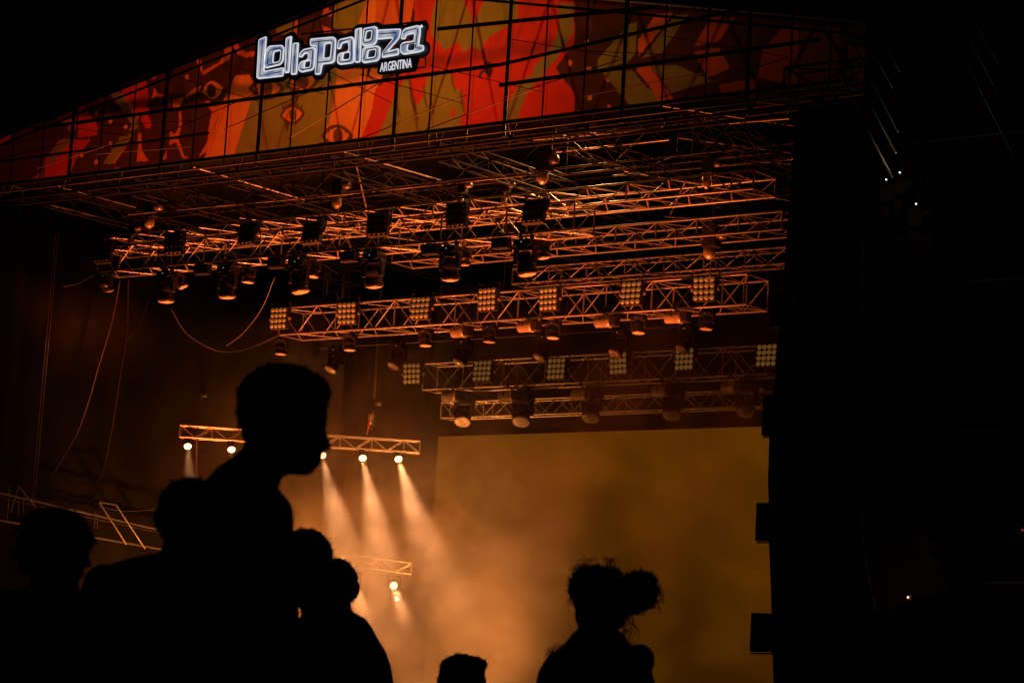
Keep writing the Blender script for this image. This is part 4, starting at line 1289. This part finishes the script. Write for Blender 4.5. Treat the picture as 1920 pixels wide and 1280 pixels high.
def cap(bm, a, b, ra, rb, n=10):
    a, b = Vector(a), Vector(b)
    k = 8
    d = (b - a)
    L = max(d.length, 1e-5)
    q = d.to_track_quat('Z', 'Y').to_matrix().to_4x4()
    prof = [(max(1e-4, ra * math.sin(t)), -ra * math.cos(t)) for t in [i * math.pi / 2 / 5 + 0.02 for i in range(5)]]
    prof += [(ra + (rb - ra) * i / k, L * i / k) for i in range(k + 1)]
    prof += [(max(1e-4, rb * math.cos(t)), L + rb * math.sin(t)) for t in [(i + 1) * math.pi / 2 / 5 - 0.02 for i in range(5)]]
    rings = []
    M4 = Matrix.Translation(a) @ q
    for r, h in prof:
        rings.append([bm.verts.new(M4 @ Vector((r * math.cos(2 * math.pi * s / n), r * math.sin(2 * math.pi * s / n), h))) for s in range(n)])
    for r0, r1_ in zip(rings, rings[1:]):
        for s in range(n):
            bm.faces.new((r0[s], r0[(s + 1) % n], r1_[(s + 1) % n], r1_[s]))
    bm.faces.new(rings[0][::-1]); bm.faces.new(rings[-1])


def loft(bm, rings_, n=28, sq=2.4):
    """rings of (x, y, z, rx, ry): superellipse sections joined and capped"""
    rs = []
    for x, y, z, rx, ry in rings_:
        r = []
        for s in range(n):
            t = 2 * math.pi * s / n
            c, sn = math.cos(t), math.sin(t)
            r.append(bm.verts.new((x + rx * math.copysign(abs(c) ** (2 / sq), c), y + ry * math.copysign(abs(sn) ** (2 / sq), sn), z)))
        rs.append(r)
    for r0, r1_ in zip(rs, rs[1:]):
        for s in range(n):
            bm.faces.new((r0[s], r1_[s], r1_[(s + 1) % n], r0[(s + 1) % n]))
    bm.faces.new(rs[0]); bm.faces.new(rs[-1][::-1])
    bmesh.ops.recalc_face_normals(bm, faces=bm.faces)


class Person:
    """figure built in a frame whose x is across the view, y away from the camera, z up"""
    def __init__(s, label, D, u0, shirt, voxel=0.008, group='people watching the stage'):
        s.D = D
        p = PD(u0, 1280, D)
        s.o = Vector((p.x, p.y, 0))
        s.root = thing('person', label, 'person', s.o, YAW, group)
        s.bm = bmesh.new()
        s.k = D / FPX
        s.shirt = shirt
        s.voxel = voxel

    def at(s, u, v, dep=0.0):
        w = PD(u, v, s.D) - s.o
        return Vector((w.dot(hr), w.dot(hf) + dep, w.z))

    def ell(s, u, v, rx, rz, ry, dep=0.0, roll=0.0):
        ell(s.bm, s.at(u, v, dep), (rx * s.k, ry, rz * s.k), Matrix.Rotation(roll, 4, 'Y'))

    def cap(s, a, b, ra, rb, da=0.0, db=0.0):
        cap(s.bm, s.at(a[0], a[1], da), s.at(b[0], b[1], db), ra * s.k, rb * s.k)

    def torso(s, rings):
        """rings (u, v, rx_px, ry_m[, dep]) down to the waist, then hips and legs to the ground"""
        R = []
        for r in rings:
            c = s.at(r[0], r[1], r[4] if len(r) > 4 else 0.0)
            R.append((c.x, c.y, c.z, r[2] * s.k, r[3]))
        x, y = R[-1][0], R[-1][1]
        s.hx, s.hy = x, y
        wx, wy = min(R[-1][3], 0.2), min(R[-1][4], 0.14)
        if R[-1][2] > 1.02: R.append((x, y, 1.02, wx * 0.92, wy * 0.95))
        R.append((x, y, 0.94, wx * 0.96, wy))
        R.append((x, y, 0.84, wx * 0.9, wy * 0.95))
        loft(s.bm, R)

    def legs(s, spread=0.1, ax=(1, 0)):
        for sg in (-1, 1):
            dx, dy = ax[0] * sg, ax[1] * sg
            h = Vector((s.hx + dx * spread, s.hy + dy * spread, 0.88))
            kn = Vector((s.hx + dx * spread * 1.15, s.hy + dy * spread * 1.15 + 0.02, 0.48))
            an = Vector((s.hx + dx * spread * 1.25, s.hy + dy * spread * 1.25, 0.09))
            cap(s.bm, h, kn, 0.088, 0.062); cap(s.bm, kn, an, 0.06, 0.042)
            f = Vector((-ax[1], ax[0], 0)) * -1 if ax[1] else Vector((0, 1, 0))
            cap(s.bm, an + Vector((0, 0, -0.045)) - f * 0.05, an + Vector((0, 0, -0.055)) + f * 0.15, 0.042, 0.034)

    def arm(s, sh, el, wr, r=(0.055, 0.043, 0.03), fing=Vector((0, 0, -1))):
        cap(s.bm, sh, el, r[0], r[1]); cap(s.bm, el, wr, r[1], r[2])
        f = fing.normalized()
        side = Vector((0, 1, 0)) if abs(f.y) < 0.8 else Vector((1, 0, 0))
        thick = f.cross(side)
        pc = wr + f * 0.05
        rot = Matrix((( side.x, thick.x, f.x, 0), (side.y, thick.y, f.y, 0), (side.z, thick.z, f.z, 0), (0, 0, 0, 1)))
        ell(s.bm, pc, (0.042, 0.017, 0.055), rot)
        for i, L_ in enumerate((0.068, 0.078, 0.073, 0.058)):
            b0_ = pc + f * 0.04 + side * (-0.028 + 0.019 * i)
            m_ = b0_ + f * L_ * 0.5 + thick * 0.006
            cap(s.bm, b0_, m_, 0.0095, 0.009, 8); cap(s.bm, m_, b0_ + f * L_ * 0.9 + thick * 0.022, 0.009, 0.0075, 8)
        t0_ = pc - f * 0.02 + side * -0.035
        t1_ = t0_ + f * 0.035 + side * -0.022
        cap(s.bm, t0_, t1_, 0.012, 0.0105, 8); cap(s.bm, t1_, t1_ + f * 0.03 + side * -0.004, 0.0105, 0.009, 8)

    def arms_down(s, shz, half, dep=0.0, ax=(1, 0)):
        for sg in (-1, 1):
            d = Vector((ax[0] * sg, ax[1] * sg, 0))
            c = Vector((s.hx, s.hy, 0))
            s.arm(c + d * half + Vector((0, 0, shz)), c + d * (half + 0.05) + Vector((0, -0.02, shz - 0.3)), c + d * (half + 0.04) + Vector((0, 0.06, shz - 0.55)))

    def head_back(s, u, v, rx, rz, turn=0.0):
        """head seen mostly from behind: skull, jaw, ears, face on the far side (turned by turn radians)"""
        c = s.at(u, v)
        X, Zr = rx * s.k, rz * s.k
        fd = Vector((math.sin(turn), math.cos(turn), 0)); rt_ = Vector((math.cos(turn), -math.sin(turn), 0))
        ry = max(X * 1.18, 0.092)
        R4 = Matrix(((rt_.x, fd.x, 0, 0), (rt_.y, fd.y, 0, 0), (0, 0, 1, 0), (0, 0, 0, 1)))
        ell(s.bm, c + Vector((0, 0, Zr * 0.14)), (X, ry, Zr * 0.84), R4)
        ell(s.bm, c + Vector((0, 0, -Zr * 0.42)) + fd * ry * 0.25, (X * 0.76, ry * 0.7, Zr * 0.56), R4)
        ell(s.bm, c + Vector((0, 0, -Zr * 0.86)) + fd * ry * 0.72, (X * 0.28, ry * 0.2, Zr * 0.14), R4)
        cap(s.bm, c + fd * ry * 0.98 + Vector((0, 0, Zr * 0.05)), c + fd * (ry * 1.17) + Vector((0, 0, -Zr * 0.2)), 0.009, 0.014)
        ell(s.bm, c + fd * ry * 0.92 + Vector((0, 0, -Zr * 0.5)), (X * 0.3, 0.014, 0.012), R4)
        for sg in (-1, 1):
            ell(s.bm, c + rt_ * sg * X * 0.42 + fd * ry * 0.88 + Vector((0, 0, Zr * 0.1)), (X * 0.24, 0.014, 0.012), R4)
            ell(s.bm, c + rt_ * sg * (X * 1.02) + Vector((0, 0, -Zr * 0.1)) - fd * 0.005, (0.014, 0.022, 0.034), R4 @ Matrix.Rotation(sg * 0.25, 4, 'Y'))

    def build(s, neck_v, trousers=None):
        tmp = bpy.data.meshes.new('tmp'); s.bm.to_mesh(tmp); s.bm.free()
        o = bpy.data.objects.new('tmp', tmp); COL.objects.link(o)
        md = o.modifiers.new('remesh', 'REMESH'); md.mode = 'VOXEL'; md.voxel_size = s.voxel
        sm_ = o.modifiers.new('smooth', 'SMOOTH'); sm_.iterations = 4; sm_.factor = 0.5
        dg = bpy.context.evaluated_depsgraph_get()
        me = bpy.data.meshes.new_from_object(o.evaluated_get(dg))
        bpy.data.objects.remove(o); bpy.data.meshes.remove(tmp)
        me.name = 'body'
        me.materials.clear()
        for m_ in (M['skin'], s.shirt, M['denim']): me.materials.append(m_)
        zn = s.at(960, neck_v).z - 0.0
        n = len(me.polygons)
        cen = np.empty(n * 3); me.polygons.foreach_get('center', cen); cz = cen.reshape(-1, 3)[:, 2]
        idx = np.where(cz > zn, 0, np.where(cz > 0.93, 1, 2)).astype(np.int32)
        me.polygons.foreach_set('material_index', idx)
        me.polygons.foreach_set('use_smooth', np.ones(n, bool))
        b_ = mesh_obj('body', me, s.root)
        return b_

    def hair_shell(s, parts, rough=0.006, seed=1, strands=0, slen=0.02):
        """short hair: a union of lumps with a ragged surface and loose strands"""
        bm = bmesh.new()
        for (u, v, rx, rz, ry, dep) in parts:
            ell(bm, s.at(u, v, dep), (rx * s.k, ry, rz * s.k), None, 18)
        tmp = bpy.data.meshes.new('tmp'); bm.to_mesh(tmp); bm.free()
        o = bpy.data.objects.new('tmp', tmp); COL.objects.link(o)
        md = o.modifiers.new('remesh', 'REMESH'); md.mode = 'VOXEL'; md.voxel_size = 0.007
        dg = bpy.context.evaluated_depsgraph_get()
        me = bpy.data.meshes.new_from_object(o.evaluated_get(dg))
        bpy.data.objects.remove(o); bpy.data.meshes.remove(tmp)
        rr_ = random.Random(seed)
        bm = bmesh.new(); bm.from_mesh(me)
        bmesh.ops.smooth_vert(bm, verts=bm.verts, factor=0.5, use_axis_x=True, use_axis_y=True, use_axis_z=True)
        bm.normal_update()
        vs = list(bm.verts)
        for v in vs: v.co += v.normal * rr_.uniform(-rough, rough) * 0.6
        roots = [(v.co.copy(), v.normal.copy()) for v in rr_.sample(vs, min(strands, len(vs)))]
        for c, nn in roots:
            d = (nn + Vector((rr_.uniform(-.7, .7), rr_.uniform(-.7, .7), rr_.uniform(-.5, .7)))).normalized()
            L_ = slen * rr_.uniform(0.5, 1.4)
            bend = Vector((rr_.uniform(-1, 1), rr_.uniform(-1, 1), rr_.uniform(-1, .4))) * L_ * 0.35
            bm_sweep(bm, [c - nn * 0.004, c + d * L_ * 0.5 + bend * 0.3, c + d * L_ + bend], [0.0022, 0.0018, 0.0008], 4)
        bm.to_mesh(me); bm.free()
        me.materials.clear(); me.materials.append(M['hair'])
        me.name = 'hair'
        return mesh_obj('hair', me, s.root)


# the tall man in profile ---------------------------------------------------------------
p = Person('man in profile facing the screen, dark head and shoulders above the crowd', 5.2, 440, M['shirt_black'], 0.0065)
p.ell(528, 768, 78, 74, 0.074)
p.ell(548, 812, 62, 62, 0.066)
p.ell(569, 850, 28, 34, 0.05)
p.ell(576, 874, 17, 15, 0.032)
p.cap((530, 868), (572, 878), 22, 15)
p.ell(604, 790, 9, 22, 0.05)
p.cap((605, 804), (615, 834), 6, 7)
p.ell(612, 838, 12, 6, 0.016)
p.ell(597, 855, 9, 6, 0.024)
p.ell(595, 867, 9, 5, 0.024)
p.ell(516, 808, 13, 30, 0.016, -0.075)
p.ell(516, 808, 13, 30, 0.016, 0.075)
p.cap((508, 830), (468, 925), 48, 46)
p.cap((478, 860), (438, 910), 32, 48)
p.cap((440, 905), (404, 950), 46, 50)
p.torso([(468, 878, 38, 0.07), (460, 896, 54, 0.10), (459, 914, 64, 0.145), (461, 936, 84, 0.19), (460, 962, 90, 0.21), (456, 1010, 90, 0.215), (452, 1090, 92, 0.205), (450, 1180, 94, 0.19), (450, 1280, 94, 0.18)])
for sg in (-1, 1):
    c = p.at(462, 950, sg * 0.19)
    p.arm(c, c + Vector((-0.03, sg * 0.05, -0.3)), c + Vector((0.07, sg * 0.04, -0.54)))
p.legs(0.09, (0, 1))
p.build(905)
p.hair_shell([(530, 750, 88, 70, 0.082, 0), (562, 734, 59, 40, 0.068, 0), (496, 770, 53, 60, 0.076, 0), (586, 728, 34, 22, 0.055, 0), (470, 800, 18, 34, 0.06, 0)], 0.003, 3, 300, 0.007)

# short haired person in front, back turned -----------------------------------------------
p = Person('person with short hair and hunched shoulders before the man in profile', 6.2, 350, M['shirt_grey'])
p.head_back(356, 972, 56, 74)
p.cap((352, 1010), (348, 1075), 46, 54)
p.torso([(348, 1040, 52, 0.07), (345, 1052, 100, 0.10), (345, 1066, 140, 0.12), (344, 1088, 168, 0.13), (344, 1130, 180, 0.14), (344, 1200, 176, 0.14), (344, 1280, 170, 0.14)])
p.arms_down(p.at(345, 1105).z, 0.21)
p.legs()
p.build(1050)
p.hair_shell([(358, 955, 62, 60, 0.098, 0), (352, 985, 56, 40, 0.08, -0.02)], 0.004, 4, 300, 0.009)

# far left figure -------------------------------------------------------------------------
p = Person('person with bushy hair at the far left, half lost in the dark', 6.9, 100, M['shirt_navy'])
p.head_back(100, 1036, 54, 70, 0.9)
p.cap((100, 1080), (98, 1130), 42, 50)
p.torso([(98, 1105, 50, 0.07), (96, 1116, 100, 0.10), (96, 1134, 135, 0.12), (95, 1165, 152, 0.13), (95, 1220, 156, 0.14), (95, 1280, 152, 0.14)])
p.arms_down(p.at(96, 1170).z, 0.2)
p.legs()
p.build(1112)
p.hair_shell([(102, 1008, 68, 56, 0.11, 0), (140, 1010, 34, 28, 0.09, 0), (70, 1030, 36, 48, 0.09, 0)], 0.009, 5, 700, 0.012)

# two heads right of the man ---------------------------------------------------------------
p = Person('person with short tousled hair directly behind the man in profile', 7.6, 590, M['shirt_black'])
p.head_back(572, 1066, 50, 74, 0.3)
p.cap((590, 1110), (606, 1180), 30, 42)
p.torso([(606, 1162, 44, 0.07), (610, 1176, 64, 0.10), (614, 1192, 84, 0.12), (620, 1220, 92, 0.13), (620, 1280, 96, 0.14)])
p.arms_down(p.at(612, 1245).z, 0.09)
p.legs()
p.build(1168)
p.hair_shell([(572, 1042, 52, 52, 0.1, 0), (566, 1060, 54, 44, 0.09, -0.01)], 0.004, 6, 260, 0.009)

p = Person('person with round head and sloping shoulders beside the lower lit spotlight', 8.8, 632, M['shirt_grey'])
p.head_back(628, 1100, 39, 54)
p.cap((630, 1125), (630, 1165), 28, 34)
p.torso([(631, 1146, 34, 0.07), (632, 1156, 54, 0.10), (632, 1172, 66, 0.12), (633, 1195, 78, 0.13), (634, 1215, 90, 0.135), (634, 1245, 100, 0.14), (634, 1280, 105, 0.14)])
p.arms_down(p.at(632, 1275).z, 0.115)
p.legs()
p.build(1150)
p.hair_shell([(628, 1090, 43, 44, 0.098, 0), (630, 1104, 41, 34, 0.085, -0.01)], 0.004, 8, 240, 0.009)

# small flat-topped head -------------------------------------------------------------------
p = Person('flat topped short haired head low before the smoke', 10.0, 866, M['shirt_navy'])
p.head_back(866, 1288, 42, 54)
p.cap((866, 1320), (866, 1360), 30, 36)
p.torso([(866, 1345, 36, 0.07), (866, 1356, 62, 0.10), (866, 1372, 80, 0.12), (866, 1400, 92, 0.13), (866, 1440, 94, 0.14)])
p.arms_down(p.at(866, 1395).z, 0.18)
p.legs()
p.build(1350)
p.hair_shell([(866, 1256, 40, 30, 0.1, 0), (846, 1256, 22, 24, 0.07, 0), (888, 1252, 22, 22, 0.08, 0), (903, 1246, 11, 10, 0.03, -0.02), (866, 1278, 46, 34, 0.1, 0)], 0.006, 9, 420, 0.010)

# woman with curly hair and a bun ------------------------------------------------------------
p = Person('woman with curly hair tied in a bun in front of the amber screen', 8.0, 1120, M['shirt_black'])
p.head_back(1120, 1126, 44, 62, -0.5)
p.cap((1122, 1160), (1122, 1215), 38, 44)
p.torso([(1122, 1186, 48, 0.07), (1122, 1200, 56, 0.10), (1121, 1216, 70, 0.12), (1119, 1236, 94, 0.13), (1118, 1262, 108, 0.135), (1118, 1280, 113, 0.14)])
p.ell(1200, 1238, 28, 32, 0.06)
p.arms_down(p.at(1118, 1290).z, 0.135)
p.legs()
p.build(1192)
hs = p.hair_shell([(1118, 1098, 50, 38, 0.1, 0), (1106, 1106, 38, 34, 0.09, 0), (1140, 1092, 34, 28, 0.09, 0), (1098, 1082, 22, 18, 0.06, 0), (1199, 1108, 32, 38, 0.06, 0), (1186, 1128, 26, 24, 0.055, 0), (1210, 1092, 20, 20, 0.05, 0), (1176, 1108, 22, 26, 0.055, 0), (1160, 1150, 16, 26, 0.05, 0)], 0.010, 11, 400, 0.010)
rr_ = random.Random(12)
bm = bmesh.new()
def curl(c, d, R0, turns, L_, r=0.003):
    d = d.normalized()
    n1 = d.cross(Vector((0.2, 0.4, 0.9))).normalized(); n2 = d.cross(n1)
    ph = rr_.uniform(0, 6.28)
    pts = []
    N = int(turns * 9) + 4
    for k in range(N):
        t = k / (N - 1)
        a = ph + 2 * math.pi * turns * t
        rad = R0 * (0.5 + 0.7 * t)
        pts.append(c + d * L_ * t + n1 * rad * math.cos(a) + n2 * rad * math.sin(a) + Vector((0, 0, -0.3 * L_ * t * t)))
    bm_sweep(bm, pts, [r * (1 - 0.6 * k / (N - 1)) for k in range(N)], 4)
for k in range(420):
    if k < 210:
        cu0, cv0, ru, rv, ry = 1120, 1102, 48, 40, 0.1
    else:
        cu0, cv0, ru, rv, ry = 1197, 1110, 33, 38, 0.062
    th = rr_.uniform(0, 2 * math.pi); ph = rr_.uniform(-0.6, 1.0)
    dv = Vector((math.cos(th) * math.cos(ph), math.sin(th) * math.cos(ph), math.sin(ph)))
    c = p.at(cu0, cv0) + Vector((dv.x * ru * p.k, dv.y * ry, dv.z * rv * p.k)) * 0.93
    curl(c, dv + Vector((rr_.uniform(-.8, .8), rr_.uniform(-.8, .8), rr_.uniform(-.6, .6))), rr_.uniform(0.005, 0.011), rr_.uniform(1.0, 2.2), rr_.uniform(0.015, 0.04), 0.0026)
for (u, v, dx, dz, L_) in [(1095, 1064, -0.3, 1, 0.045), (1100, 1062, 0.2, 1, 0.05), (1090, 1068, -0.6, .7, 0.04), (1140, 1064, 0.3, 1, 0.045), (1150, 1064, 0.1, 1, 0.05), (1146, 1062, -.2, 1, .04), (1180, 1160, -0.2, -1, 0.05), (1186, 1158, 0.1, -1, 0.06), (1176, 1165, -.1, -1, .05), (1172, 1180, 0.2, -1, 0.05), (1160, 1185, 0.2, -1, 0.06),
                           (1040, 1224, -0.6, 0.7, 0.03), (1036, 1226, -0.8, 0.4, 0.03), (1050, 1218, -0.3, .8, 0.03)]:
    for q in range(3):
        curl(p.at(u + rr_.uniform(-5, 5), v + rr_.uniform(-3, 3), rr_.uniform(-.03, .03)), Vector((dx + rr_.uniform(-.4, .4), rr_.uniform(-.3, .3), dz)), rr_.uniform(0.007, 0.013), rr_.uniform(1.0, 1.8), L_, 0.0018)
for f in bm.faces: f.smooth = True
tag(from_bm('curls', bm, M['hair'], p.root), kind='stuff')
